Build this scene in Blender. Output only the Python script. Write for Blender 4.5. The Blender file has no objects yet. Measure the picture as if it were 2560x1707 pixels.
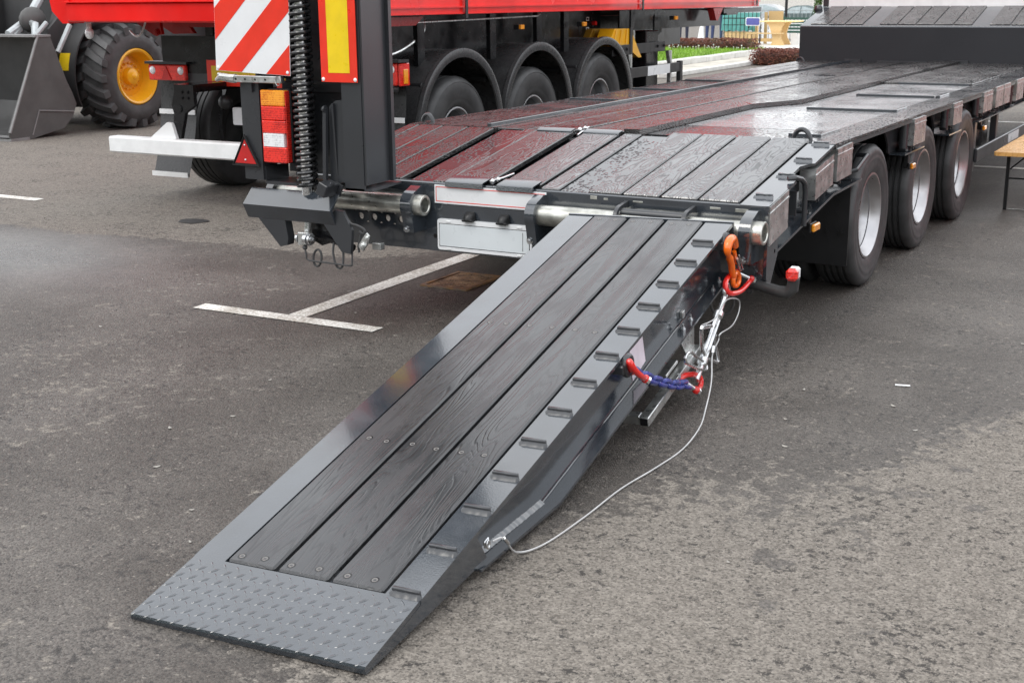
import bpy, bmesh, math, random
import numpy as np
from mathutils import Vector, Matrix, noise as mnoise
random.seed(7); rng = np.random.default_rng(7)
S = bpy.context.scene
COL = S.collection
PI = math.pi

# ------------------------------------------------------------------ camera
cam = bpy.data.cameras.new('camera'); camo = bpy.data.objects.new('camera', cam); COL.objects.link(camo)
cam.sensor_width = 36; cam.lens = 46.29; cam.clip_start = .05; cam.clip_end = 800
CP = Vector((3.1385, -5.5495, 1.6462))
camo.matrix_world = Matrix.Translation(CP) @ Matrix(((0.86942616, -0.11880312, 0.47956645), (0.49396853, 0.22799528, -0.83905497), (-0.00965654, 0.96638707, 0.25691006))).to_4x4()
cam.dof.use_dof = True; cam.dof.focus_distance = 6.0; cam.dof.aperture_fstop = 11
S.camera = camo
# ------------------------------------------------------------------ light: overcast day
SUN_EL, SUN_AZ = math.radians(52), math.radians(200)
W = bpy.data.worlds.new('World'); S.world = W; W.use_nodes = True
wt = W.node_tree; wt.nodes.clear()
def wn(t): return wt.nodes.new(t)
wo = wn('ShaderNodeOutputWorld'); sky = wn('ShaderNodeTexSky'); sky.sky_type = 'NISHITA'; sky.sun_disc = False
sky.sun_elevation = SUN_EL; sky.sun_rotation = SUN_AZ
bg1 = wn('ShaderNodeBackground'); bg1.inputs[1].default_value = .07; wt.links.new(sky.outputs[0], bg1.inputs[0])
bg2 = wn('ShaderNodeBackground'); bg2.inputs[1].default_value = 1.95
tc = wn('ShaderNodeTexCoord'); mp = wn('ShaderNodeMapping'); mp.inputs['Scale'].default_value = (1, 1, 2.6)
wt.links.new(tc.outputs['Generated'], mp.inputs[0])
nz = wn('ShaderNodeTexNoise'); nz.inputs['Scale'].default_value = 2.2; nz.inputs['Detail'].default_value = 5
wt.links.new(mp.outputs[0], nz.inputs['Vector'])
cr = wn('ShaderNodeValToRGB'); cr.color_ramp.elements[0].position = .3; cr.color_ramp.elements[0].color = (.72, .76, .82, 1)
cr.color_ramp.elements[1].position = .68; cr.color_ramp.elements[1].color = (1, 1, 1, 1)
wt.links.new(nz.outputs[0], cr.inputs[0]); wt.links.new(cr.outputs[0], bg2.inputs[0])
mx = wn('ShaderNodeMixShader'); mx.inputs[0].default_value = .85
wt.links.new(bg1.outputs[0], mx.inputs[1]); wt.links.new(bg2.outputs[0], mx.inputs[2]); wt.links.new(mx.outputs[0], wo.inputs[0])
sl = bpy.data.lights.new('sun', 'SUN'); sl.energy = .9; sl.angle = math.radians(25); sl.color = (1, .96, .9)
so = bpy.data.objects.new('sun', sl); COL.objects.link(so)
# sun azimuth measured like the sky texture's rotation: direction of the sun = (sin, cos)
sd = Vector((math.sin(SUN_AZ) * math.cos(SUN_EL), math.cos(SUN_AZ) * math.cos(SUN_EL), math.sin(SUN_EL)))
so.rotation_euler = sd.to_track_quat('Z', 'Y').to_euler()
S.view_settings.view_transform = 'Standard'; S.view_settings.look = 'None'; S.view_settings.exposure = 0.28
S.view_settings.gamma = 1; S.view_settings.use_curve_mapping = False
S.render.engine = 'CYCLES'
try:
    S.cycles.use_denoising = True
    S.cycles.max_bounces = 8
except Exception: pass

# ------------------------------------------------------------------ mesh builder
class M:
    def __init__(s): s.v = []; s.f = []; s.m = []; s.T = None; s.k = 0
    def add(s, vs, fs):
        o = len(s.v)
        if s.T is not None: vs = [tuple(s.T @ Vector(p)) for p in vs]
        s.v += [tuple(p) for p in vs]; s.f += [tuple(i + o for i in f) for f in fs]; s.m += [s.k] * len(fs); return s
    def box(s, x0, x1, y0, y1, z0, z1, b=0.0):
        b = min(b, (x1 - x0) * .45, (y1 - y0) * .45, (z1 - z0) * .45)
        if b <= 0:
            vs = [(x, y, z) for x in (x0, x1) for y in (y0, y1) for z in (z0, z1)]
            return s.add(vs, [(0, 1, 3, 2), (4, 6, 7, 5), (0, 4, 5, 1), (2, 3, 7, 6), (0, 2, 6, 4), (1, 5, 7, 3)])
        X = (x0, x1); Y = (y0, y1); Z = (z0, z1); vs = []; idx = {}
        for i in (0, 1):
            for j in (0, 1):
                for k in (0, 1):
                    sx, sy, sz = (b, -b)[i], (b, -b)[j], (b, -b)[k]
                    idx[i, j, k, 0] = len(vs); vs.append((X[i], Y[j] + sy, Z[k] + sz))
                    idx[i, j, k, 1] = len(vs); vs.append((X[i] + sx, Y[j], Z[k] + sz))
                    idx[i, j, k, 2] = len(vs); vs.append((X[i] + sx, Y[j] + sy, Z[k]))
        fs = []
        for i in (0, 1):
            fs.append(tuple(idx[i, j, k, 0] for j, k in ((0, 0), (0, 1), (1, 1), (1, 0))))
            fs.append(tuple(idx[j, i, k, 1] for j, k in ((0, 0), (0, 1), (1, 1), (1, 0))))
            fs.append(tuple(idx[j, k, i, 2] for j, k in ((0, 0), (0, 1), (1, 1), (1, 0))))
        for i in (0, 1):
            for j in (0, 1):
                fs.append((idx[i, j, 0, 0], idx[i, j, 1, 0], idx[i, j, 1, 1], idx[i, j, 0, 1]))
                fs.append((idx[i, 0, j, 0], idx[i, 1, j, 0], idx[i, 1, j, 2], idx[i, 0, j, 2]))
                fs.append((idx[0, i, j, 1], idx[1, i, j, 1], idx[1, i, j, 2], idx[0, i, j, 2]))
                for k in (0, 1): fs.append((idx[i, j, k, 0], idx[i, j, k, 1], idx[i, j, k, 2]))
        return s.add(vs, fs)
    def prism(s, poly, ax, a, b):
        n = len(poly)
        def P(p, t): return {'x': (t, p[0], p[1]), 'y': (p[0], t, p[1]), 'z': (p[0], p[1], t)}[ax]
        vs = [P(p, a) for p in poly] + [P(p, b) for p in poly]
        return s.add(vs, [tuple(range(n)), tuple(range(2 * n - 1, n - 1, -1))] + [(i, (i + 1) % n, n + (i + 1) % n, n + i) for i in range(n)])
    def tube(s, pts, r, n=8, closed=False, cap=True):
        pts = [Vector(p) for p in pts]; N = len(pts); rs = r if isinstance(r, (list, tuple)) else [r] * N
        vs = []; fs = []; u = None
        for i in range(N):
            a = pts[i - 1] if (i or closed) else pts[i]; c = pts[(i + 1) % N] if (i < N - 1 or closed) else pts[i]
            t = (c - a).normalized()
            if u is None:
                u = t.cross(Vector((0, 0, 1)) if abs(t.z) < .9 else Vector((1, 0, 0))).normalized()
            else: u = (u - t * u.dot(t)).normalized()
            w = t.cross(u)
            for j in range(n):
                q = 2 * PI * (j + .5) / n
                vs.append(tuple(pts[i] + (u * math.cos(q) + w * math.sin(q)) * rs[i]))
        for i in range(N if closed else N - 1):
            for j in range(n):
                fs.append((i * n + j, i * n + (j + 1) % n, ((i + 1) % N) * n + (j + 1) % n, ((i + 1) % N) * n + j))
        if not closed and cap: fs += [tuple(range(n - 1, -1, -1)), tuple(range((N - 1) * n, N * n))]
        return s.add(vs, fs)
    def cyl(s, p0, p1, r, n=16, r1=None): return s.tube([p0, p1], [r, r if r1 is None else r1], n)
    def lathe(s, prof, o, ax, n=32, a0=0, a1=2 * PI):   # prof: (radius, along)
        full = abs(a1 - a0 - 2 * PI) < 1e-6; cnt = n if full else n + 1; vs = []; fs = []; m = len(prof)
        for i in range(cnt):
            q = a0 + (a1 - a0) * i / n; c, d = math.cos(q), math.sin(q)
            for r, t in prof:
                vs.append({'x': (o[0] + t, o[1] + r * c, o[2] + r * d), 'y': (o[0] + r * c, o[1] + t, o[2] + r * d), 'z': (o[0] + r * c, o[1] + r * d, o[2] + t)}[ax])
        for i in range(n):
            k = (i + 1) % cnt
            for j in range(m - 1): fs.append((i * m + j, i * m + j + 1, k * m + j + 1, k * m + j))
        return s.add(vs, fs)
    def ball(s, c, r, n=12, sc=(1, 1, 1)):
        m = n // 2; vs = []; fs = []
        for i in range(m + 1):
            p = PI * i / m
            for j in range(n):
                q = 2 * PI * j / n; vs.append((c[0] + r * sc[0] * math.sin(p) * math.cos(q), c[1] + r * sc[1] * math.sin(p) * math.sin(q), c[2] + r * sc[2] * math.cos(p)))
        for i in range(m):
            for j in range(n): fs.append((i * n + j, (i + 1) * n + j, (i + 1) * n + (j + 1) % n, i * n + (j + 1) % n))
        return s.add(vs, fs)
    def bolt(s, p, d, r, h):
        p = Vector(p); d = Vector(d).normalized()
        s.tube([p, p + d * h * .35], r * 1.35, 14); s.tube([p + d * h * .35, p + d * h], r, 6); return s.tube([p + d * h, p + d * h * 1.3], r * .5, 8)

OFF = {}
def obj(name, b, mat, parent=None, sharp=35, local=False):
    if name in SPLIT and parent is not None:
        ps = pieces(b)
        if len(ps) > 1: return [obj1(name, q, mat, parent, sharp, local) for q in ps][0]
    return obj1(name, b, mat, parent, sharp, local)
def obj1(name, b, mat, parent=None, sharp=35, local=False):
    me = bpy.data.meshes.new(name); vs = b.v
    if parent is not None and not local and parent.name in OFF:
        o_ = OFF[parent.name]; vs = [(p[0] - o_[0], p[1] - o_[1], p[2] - o_[2]) for p in vs]
    me.from_pydata(vs, [], b.f)
    mats = mat if isinstance(mat, (list, tuple)) else [mat]
    for q in mats: me.materials.append(q)
    if len(mats) > 1: me.polygons.foreach_set('material_index', b.m)
    bm = bmesh.new(); bm.from_mesh(me); bmesh.ops.recalc_face_normals(bm, faces=bm.faces); bm.to_mesh(me); bm.free()
    me.polygons.foreach_set('use_smooth', [True] * len(me.polygons))
    me.set_sharp_from_angle(angle=math.radians(sharp))
    o = bpy.data.objects.new(name, me); COL.objects.link(o)
    if parent is not None:
        o.parent = parent
        OFF[o.name] = OFF.get(parent.name, (0, 0, 0)) if not local else (0, 0, 0)
    return o
SPLIT = {'upright', 'mud_flap', 'landing_leg', 'flap_strip', 'guard_post', 'guard_rail', 'fender_bracket', 'side_web', 'lower_flange', 'steel_strip', 'deck_rib', 'axle', 'hydraulic_rod', 'subframe', 'foot_bracket', 'kerb', 'plate_clip', 'rib', 'leg', 'post', 'side_strip', 'lamp_bracket', 'scraped_patch', 'pocket_latch', 'pin_hole', 'bolt', 'gusset', 'rivet', 'screw', 'tailgate', 'red_stripes', 'white_lock_marks', 'rail', 'grab_handle', 'clear_lens', 'shoe', 'body_rail', 'flange_lip', 'edge', 'pivot_bolt', 'ferrule', 'link_plate'}
def pieces(b):
    n = len(b.v); par = list(range(n))
    def fd(i):
        while par[i] != i: par[i] = par[par[i]]; i = par[i]
        return i
    for f in b.f:
        r = fd(f[0])
        for i in f[1:]: par[fd(i)] = r
    comp = {}
    for i in range(n): comp.setdefault(fd(i), []).append(i)
    cs = list(comp.values()); bb = [(np.min([b.v[i] for i in c], 0) - .004, np.max([b.v[i] for i in c], 0) + .004) for c in cs]
    g = list(range(len(cs)))
    def fg(i):
        while g[i] != i: i = g[i]
        return i
    for i in range(len(cs)):
        for j in range(i):
            if np.all(bb[i][0] < bb[j][1]) and np.all(bb[j][0] < bb[i][1]): g[fg(i)] = fg(j)
    out = {}
    for i, c in enumerate(cs): out.setdefault(fg(i), set()).update(c)
    res = []
    for vs in out.values():
        q = M(); idx = {}
        for i in sorted(vs): idx[i] = len(q.v); q.v.append(b.v[i])
        for f, k in zip(b.f, b.m):
            if f[0] in vs: q.f.append(tuple(idx[i] for i in f)); q.m.append(k)
        res.append(q)
    return res
def tag(o, label=None, cat=None, group=None, kind=None):
    for k, v in (('label', label), ('category', cat), ('group', group), ('kind', kind)):
        if v: o[k] = v
    return o
def thing(name, label, cat, loc=(0, 0, 0), group=None, rz=0):
    o = bpy.data.objects.new(name, None); COL.objects.link(o); o.location = loc; o.rotation_euler = (0, 0, rz); o.empty_display_size = .1
    OFF[o.name] = tuple(loc) if rz == 0 else (0, 0, 0); return tag(o, label, cat, group)
def one(name, b, mat, label, cat, group=None, sharp=35): return tag(obj(name, b, mat, sharp=sharp), label, cat, group)
def struct(name, b, mat, parent=None):
    o = obj(name, b, mat, parent)
    if parent is None: o['kind'] = 'structure'
    return o
def copy_part(src, parent, loc=None):
    c = src.copy(); COL.objects.link(c); c.parent = parent
    if loc is not None: c.location = loc
    for ch in src.children: copy_part(ch, c)
    return c
def dup(root, loc, label, group=None, rz=None):
    r = root.copy(); COL.objects.link(r); r.location = loc; r['label'] = label
    if rz is not None: r.rotation_euler = (0, 0, rz)
    if group: r['group'] = group
    for ch in root.children: copy_part(ch, r)
    return r

# ------------------------------------------------------------------ materials
def nodes(name):
    m = bpy.data.materials.new(name); m.use_nodes = True; t = m.node_tree; return m, t, t.nodes['Principled BSDF']
class NT:
    def __init__(s, t): s.t = t
    def n(s, ty, **k):
        o = s.t.nodes.new(ty)
        for a, b in k.items(): setattr(o, a, b)
        return o
    def l(s, a, b): s.t.links.new(a, b)
    def val(s, sock, v):
        if hasattr(v, 'is_output'): s.l(v, sock)
        else: sock.default_value = v
    def math(s, op, a, b=0.0, c=None, clamp=False):
        o = s.n('ShaderNodeMath', operation=op, use_clamp=clamp); s.val(o.inputs[0], a); s.val(o.inputs[1], b)
        if c is not None: s.val(o.inputs[2], c)
        return o.outputs[0]
    def mixc(s, f, a, b, bt='MIX'):
        o = s.n('ShaderNodeMix', data_type='RGBA', blend_type=bt); s.val(o.inputs[0], f)
        for i, q in ((6, a), (7, b)):
            if hasattr(q, 'is_output'): s.l(q, o.inputs[i])
            else: o.inputs[i].default_value = (*q, 1) if len(q) == 3 else q
        return o.outputs[2]
    def noise(s, vec, sc, det=3, rough=.55, dist=0):
        o = s.n('ShaderNodeTexNoise'); o.inputs['Scale'].default_value = sc; o.inputs['Detail'].default_value = det; o.inputs['Roughness'].default_value = rough; o.inputs['Distortion'].default_value = dist
        if vec is not None: s.l(vec, o.inputs['Vector'])
        return o.outputs[0]
    def ramp(s, x, a, b, smooth=True):
        o = s.n('ShaderNodeMapRange', interpolation_type='SMOOTHSTEP' if smooth else 'LINEAR'); s.val(o.inputs[0], x); o.inputs[1].default_value = a; o.inputs[2].default_value = b; return o.outputs[0]
    def mr(s, x, c, d, a=0, b=1):
        o = s.n('ShaderNodeMapRange'); s.val(o.inputs[0], x); o.inputs[1].default_value = a; o.inputs[2].default_value = b; o.inputs[3].default_value = c; o.inputs[4].default_value = d; return o.outputs[0]
    def map(s, vec, scale=(1, 1, 1), loc=None):
        o = s.n('ShaderNodeMapping'); o.inputs['Scale'].default_value = scale; s.l(vec, o.inputs[0])
        if loc is not None: s.val(o.inputs['Location'], loc)
        return o.outputs[0]
    def bump(s, h, st, d, prev=None):
        o = s.n('ShaderNodeBump'); o.inputs['Strength'].default_value = st; o.inputs['Distance'].default_value = d; s.l(h, o.inputs['Height'])
        if prev is not None: s.l(prev, o.inputs['Normal'])
        return o.outputs[0]
def mat(name, c, rough=.5, metal=0.0, ior=1.5, coat=0.0, var=.12, vs=8.0, rv=.15, bs=0, bst=.1, bd=.002, spec=None, trans=0, emit=None):
    m, t, p = nodes(name); N = NT(t); pos = N.n('ShaderNodeTexCoord').outputs['Object']
    n1 = N.noise(pos, vs, 4)
    d = tuple(max(0, q * (1 - var)) for q in c); l_ = tuple(min(1, q * (1 + var)) for q in c)
    N.l(N.mixc(N.ramp(n1, .3, .7), d, l_), p.inputs['Base Color'])
    N.l(N.mr(N.noise(pos, vs * 2.3, 3), max(.02, rough * (1 - rv)), min(1, rough * (1 + rv)), .3, .7), p.inputs['Roughness'])
    p.inputs['Metallic'].default_value = metal; p.inputs['IOR'].default_value = ior; p.inputs['Coat Weight'].default_value = coat; p.inputs['Coat Roughness'].default_value = .06
    if bs: N.l(N.bump(N.noise(pos, bs, 2), bst, bd), p.inputs['Normal'])
    if trans: p.inputs['Transmission Weight'].default_value = trans
    return m
PAINT = mat('dark_grey_paint', (.030, .036, .044), .12, ior=1.9, coat=.4, bs=150, bst=.16, bd=.0015, vs=5, rv=.45, var=.2)
PAINT2 = mat('dark_grey_paint_satin', (.032, .034, .038), .30, ior=1.6, bs=150, bst=.12, bd=.0015, vs=1.5, rv=.12, var=.05)
BLACKP = mat('black_chassis_paint', (.008, .008, .009), .22, ior=1.5, vs=3, rv=.4)
RUBBER = mat('rubber', (.046, .046, .047), .52, bs=60, bst=.25, bd=.002, var=.25)
PLASTIC = mat('black_plastic', (.014, .014, .015), .42, bs=200, bst=.1, bd=.001)
FENDER = mat('fender_plastic', (.038, .038, .039), .28, bs=120, bst=.08, bd=.001)
STEEL = mat('galvanised_steel', (.60, .61, .60), .34, metal=.9, vs=14, var=.22, rv=.35, bs=40, bst=.1, bd=.001)
ZINC = mat('zinc_plated', (.70, .71, .72), .26, metal=1, vs=30, rv=.3)
ALU = mat('polished_rim', (.46, .455, .465), .36, metal=1, vs=6, rv=.3)
TUBE = mat('bare_tube', (.50, .50, .46), .36, metal=.85, vs=9, var=.35, rv=.35, bs=30, bst=.08, bd=.001)
RED = mat('red_paint', (.78, .014, .012), .22, ior=1.4, coat=.15, vs=2, rv=.3)
REDD = mat('red_frame_paint', (.33, .008, .008), .25, vs=3)
REDRET = mat('red_reflective', (.78, .035, .015), .32, coat=.3, vs=10, var=.06)
YELRET = mat('yellow_reflective', (.82, .58, .012), .32, coat=.3, vs=10, var=.06)
WHITE = mat('white_plate', (.78, .79, .80), .3, coat=.2, vs=5, var=.04)
WHITE2 = mat('white_galv_paint', (.82, .83, .83), .35, vs=8, var=.05)
PLATE = mat('number_plate', (.66, .70, .72), .3, coat=.3, var=.03)
YELLOW = mat('yellow_paint', (.80, .40, .01), .32, coat=.3, vs=6, var=.08)
ORANGE = mat('orange_enamel', (.85, .15, .008), .22, coat=.5, vs=20)
REDEN = mat('red_enamel', (.72, .022, .018), .2, coat=.5, vs=20)
BLUE = mat('blue_enamel', (.035, .05, .26), .3, coat=.3, vs=30)
LOADG = mat('loader_grey', (.085, .085, .083), .55, vs=4, bs=300, bst=.05, bd=.001)
LOADD = mat('loader_dark_grey', (.035, .035, .036), .5, vs=4)
LOADL = mat('loader_pale_rod', (.42, .45, .46), .38, metal=.3, vs=6)
def lens(name, c, c2, rough=.08, sc=60):
    m, t, p = nodes(name); N = NT(t); pos = N.n('ShaderNodeTexCoord').outputs['Object']
    w = N.n('ShaderNodeTexVoronoi'); w.inputs['Scale'].default_value = sc; N.l(pos, w.inputs['Vector'])
    n2 = N.noise(pos, 14, 2); rb_ = N.n('ShaderNodeTexWave', wave_type='BANDS', bands_direction='Z'); rb_.inputs['Scale'].default_value = 28; N.l(pos, rb_.inputs['Vector']); n2 = N.math('ADD', N.math('MULTIPLY', n2, .8), N.math('MULTIPLY', rb_.outputs[0], .22))
    N.l(N.mixc(N.ramp(N.math('ADD', N.math('MULTIPLY', w.outputs[0], .5), n2), .3, .95), c, c2), p.inputs['Base Color'])
    p.inputs['Roughness'].default_value = rough; p.inputs['Coat Weight'].default_value = 1; p.inputs['Coat Roughness'].default_value = .03
    N.l(N.bump(w.outputs[0], .12, .0015), p.inputs['Normal']); return m
LRED = lens('lens_red', (.30, .004, .004), (.86, .035, .022), sc=110); LAMB = lens('lens_amber', (.60, .13, .006), (.95, .38, .03), sc=110); LCLR = lens('lens_clear', (.50, .51, .52), (.85, .86, .87), sc=90)
LDRED = mat('reflector_red', (.50, .012, .012), .15, coat=.8, bs=220, bst=.2, bd=.001)
def wood(name, c1, c2, wet, stain=None, drops=.0, sc=1.0, ior=1.55, grain=1.0, freq=30.0, lr=0.0, sy=.80):
    m, t, p = nodes(name); N = NT(t); tcn = N.n('ShaderNodeTexCoord').outputs['Object']; rnd = N.n('ShaderNodeObjectInfo').outputs['Random']
    cx = N.n('ShaderNodeCombineXYZ'); N.l(N.math('MULTIPLY', rnd, 7.3), cx.inputs[0]); N.l(N.math('MULTIPLY', rnd, 31.0), cx.inputs[1]); N.l(N.math('MULTIPLY', rnd, 3.1), cx.inputs[2])
    v = N.n('ShaderNodeVectorMath', operation='ADD'); N.l(tcn, v.inputs[0]); N.l(cx.outputs[0], v.inputs[1]); vec = v.outputs[0]
    st = N.map(vec, (5.5 * sc, sy * sc, 5.5 * sc)); big = N.noise(st, 1.3, 2, .42, .25)
    rings = N.math('FRACT', N.math('MULTIPLY', N.math('ADD', big, N.math('MULTIPLY', N.noise(N.map(vec, (40, 1.2, 40)), 1, 2), .03)), freq))
    rr = N.math('ABSOLUTE', N.math('SUBTRACT', rings, .5)); line = N.ramp(rr, .26, .5)
    fib = N.noise(N.map(vec, (260, 5, 260)), 1, 3, .6)
    kn = N.n('ShaderNodeTexVoronoi'); kn.inputs['Scale'].default_value = 1; N.l(N.map(vec, (7, 2.2, 7)), kn.inputs['Vector']); knot = N.ramp(kn.outputs[0], .12, .03)
    ht = N.math('ADD', N.math('MULTIPLY', line, -.8 * grain), N.math('ADD', N.math('MULTIPLY', fib, .22), N.math('MULTIPLY', knot, -.6)))
    col = N.mixc(N.math('SUBTRACT', N.math('ADD', .75, N.math('MULTIPLY', N.math('SUBTRACT', fib, .5), .9)), N.math('ADD', N.math('MULTIPLY', line, .9 * grain), knot), clamp=True), c1, c2)
    lowv = N.noise(N.map(vec, (3, 1.3, 3)), 1.0, 4)
    if stain: col = N.mixc(N.ramp(lowv, .45, .7), col, stain)
    scuff = N.math('MULTIPLY', N.ramp(N.noise(N.map(vec, (14, 4, 14)), 1.0, 5, .7), .56, .70), .14 if not drops else .08)
    if c1[0] < .1: col = N.mixc(scuff, col, (.105, .100, .094))
    tone = N.n('ShaderNodeHueSaturation'); N.l(col, tone.inputs['Color']); N.l(N.mr(rnd, .72, 1.35), tone.inputs['Value']); col = tone.outputs[0]
    N.l(col, p.inputs['Base Color']); p.inputs['IOR'].default_value = ior
    wetn = N.noise(N.map(tcn, (5, 2.2, 5)), 1.0, 5, .6)
    ro = N.math('ADD', N.mr(wetn, wet[0], wet[1], .35, .65), N.math('MULTIPLY', N.math('SUBTRACT', fib, .5), .18), clamp=True)
    ro = N.math('ADD', ro, N.math('MULTIPLY', line, lr), clamp=True)
    N.l(ro, p.inputs['Roughness'])
    nb = N.bump(ht, .5, .0016)
    if drops:
        d = N.n('ShaderNodeTexVoronoi'); d.inputs['Scale'].default_value = 75; N.l(tcn, d.inputs['Vector'])
        msk = N.math('MULTIPLY', N.ramp(d.outputs[0], .55, .1), N.ramp(N.noise(tcn, 6, 4, .65), .45, .6))
        nb = N.bump(msk, drops, .004, nb)
    N.l(nb, p.inputs['Normal']); return m
WOOD = wood('black_stained_ramp_wood', (.008, .0083, .0095), (.031, .032, .034), (.15, .36), ior=1.66, grain=.55, freq=40.0, sy=.5)
WOODD = wood('black_stained_deck_wood', (.010, .010, .011), (.040, .040, .041), (.06, .22), drops=.25, ior=2.1, grain=.9, freq=30.0, lr=.28, sy=.42)
WOODF = wood('wet_deck_wood', (.012, .011, .011), (.036, .034, .034), (.07, .30), drops=.9, ior=1.8, lr=.3)
PINE = wood('varnished_pine', (.52, .26, .075), (.66, .38, .13), (.2, .4), sc=.8)
PINE2 = wood('raw_pine', (.60, .40, .17), (.72, .52, .26), (.5, .7), sc=.6)
def wetplate(name, c, lo, hi, tread=True):
    m, t, p = nodes(name); N = NT(t); pos = N.n('ShaderNodeTexCoord').outputs['Object']
    p.inputs['Base Color'].default_value = (*c, 1); p.inputs['IOR'].default_value = 1.7
    big = N.noise(pos, 2.2, 4, .6)
    N.l(N.mr(big, lo, hi, .35, .65), p.inputs['Roughness'])
    d = N.n('ShaderNodeTexVoronoi'); d.inputs['Scale'].default_value = 62; N.l(N.map(pos, (1, .8, 1)), d.inputs['Vector'])
    nb = N.bump(N.math('MULTIPLY', N.ramp(d.outputs[0], .5, .1), N.ramp(N.noise(pos, 5, 4, .65), .38, .55)), .8, .005)
    if tread:
        a = N.n('ShaderNodeTexWave', wave_type='BANDS', bands_direction='DIAGONAL'); a.inputs['Scale'].default_value = 16; N.l(pos, a.inputs['Vector'])
        b = N.n('ShaderNodeTexWave', wave_type='BANDS', bands_direction='DIAGONAL'); b.inputs['Scale'].default_value = 16; N.l(N.map(pos, (-1, 1, 1)), b.inputs['Vector'])
        nb = N.bump(N.ramp(N.math('MULTIPLY', a.outputs[0], b.outputs[0]), .45, .75), .6, .004, nb)
    N.l(nb, p.inputs['Normal']); return m
TREAD = wetplate('wet_tread_steel', (.04, .04, .042), .05, .25); TREADR = wetplate('skylit_tread_steel', (.27, .27, .275), .05, .28)  # right plates: wet sky glitter is put into a lighter base colour
SMOOTHW = wetplate('wet_smooth_steel', (.030, .031, .034), .04, .20, False)
# ------------------------------------------------------------------ ground
def sstep(a, b, x): t = np.clip((x - a) / (b - a), 0, 1); return t * t * (3 - 2 * t)
def axis(a, lo, hi, b, st): return np.concatenate([np.linspace(a, lo, 24)[:-1] , np.arange(lo, hi, st), np.linspace(hi, b, 24)])
gx = axis(-220, -14, 6.5, 220, .07); gy = axis(-80, -6.2, 13, 320, .07)
GX, GY = np.meshgrid(gx, gy, indexing='ij')
def wob(x, y, s): return np.sin(x * 1.7 * s + 1.3 * np.sin(y * 1.1 * s)) * .5 + np.sin(y * 2.3 * s + .7 * np.sin(x * 2.9 * s)) * .35 + np.sin((x + y) * 4.1 * s) * .15
WB = wob(GX, GY, 1.0)
SPOTS = [(1.96, -2.0), (2.02, -2.02), (2.12, -1.62), (2.21, -1.75), (2.26, -1.28), (2.44, -1.3), (2.1, -2.32), (2.42, -2.34), (1.86, -1.7), (2.35, -.95)]
# dry (pale) asphalt: the open yard right of the ramp, and the yard beyond the damp edge on the left
bnd = np.interp(GX, [1.0, 1.25, 1.5, 1.9, 2.1, 2.4, 3.2], [-2.9, -2.0, -1.35, -1.2, -.9, -.2, 2.6])
dryR = sstep(.40, -.85, GY - bnd + .16 * WB) * sstep(.95, 1.45, GX + .05 * WB)
edge = np.interp(GX, [-14, -5.0, -4.2, -3.6, -3.0, -2.4, -1.9, -1.6], [1.05, 1.01, .99, 1.09, 1.15, 1.15, 1.12, 1.36])
dryL = sstep(-.03, .07, GY - edge + .02 * wob(GX, GY, 6)) * sstep(-1.35, -1.75, GX) * (1 - .35 * sstep(.3, .9, wob(GX * .6, GY * .9, .8)))
blot = np.zeros_like(GX)
for bx, by, r in ((-1.78, -1.5, .55), (-1.3, -1.75, .5), (-.7, -1.5, .25), (-.8, -2.2, .35), (-1.75, .2, .2), (-2.2, -1.9, .6)):
    blot = np.maximum(blot, .22 * np.exp(-((GX - bx) ** 2 + (GY - by) ** 2) / r ** 2))
damp = np.zeros_like(GX)   # damp spots left on the dry asphalt
for bx, by in SPOTS: damp = np.maximum(damp, np.exp(-((GX - bx) ** 2 + (GY - by) ** 2) / .075 ** 2))
dryR = dryR * (1 - .75 * damp)
dry = np.clip(np.maximum(np.maximum(dryR, .82 * dryL), blot), 0, 1)
far = sstep(8, 13, GY) + sstep(-9, -13, GX) + sstep(4, 8, GX); dry = np.clip(np.maximum(dry, .6 * far), 0, 1)
wet = 1.1 * np.exp(-((GX + 4.0) / 1.7) ** 2 - ((GY - .25) / .70) ** 2) * (1 - dryL) + .55 * np.exp(-((GX - 1.6) / .8) ** 2 - ((GY - 4.6) / .5) ** 2) * (1 - dry)
GZ = np.where(GY > 36, -.018 * (GY - 36), 0) + .004 * wob(GX, GY, .5) * (np.abs(GX) < 14) * 0
nx, ny = GX.shape
ii = np.arange(nx * ny).reshape(nx, ny)
fc = np.stack([ii[:-1, :-1], ii[1:, :-1], ii[1:, 1:], ii[:-1, 1:]], -1).reshape(-1, 4)
me = bpy.data.meshes.new('ground'); vs = np.stack([GX, GY, GZ], -1).reshape(-1, 3)
me.vertices.add(len(vs)); me.vertices.foreach_set('co', vs.ravel())
me.loops.add(fc.size); me.loops.foreach_set('vertex_index', fc.ravel())
me.polygons.add(len(fc)); me.polygons.foreach_set('loop_start', np.arange(0, fc.size, 4)); me.polygons.foreach_set('loop_total', np.full(len(fc), 4))
me.update()
for nm, a in (('dry', dry), ('wet', wet)):
    at = me.attributes.new(nm, 'FLOAT', 'POINT'); at.data.foreach_set('value', a.ravel().astype(np.float32))
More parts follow.
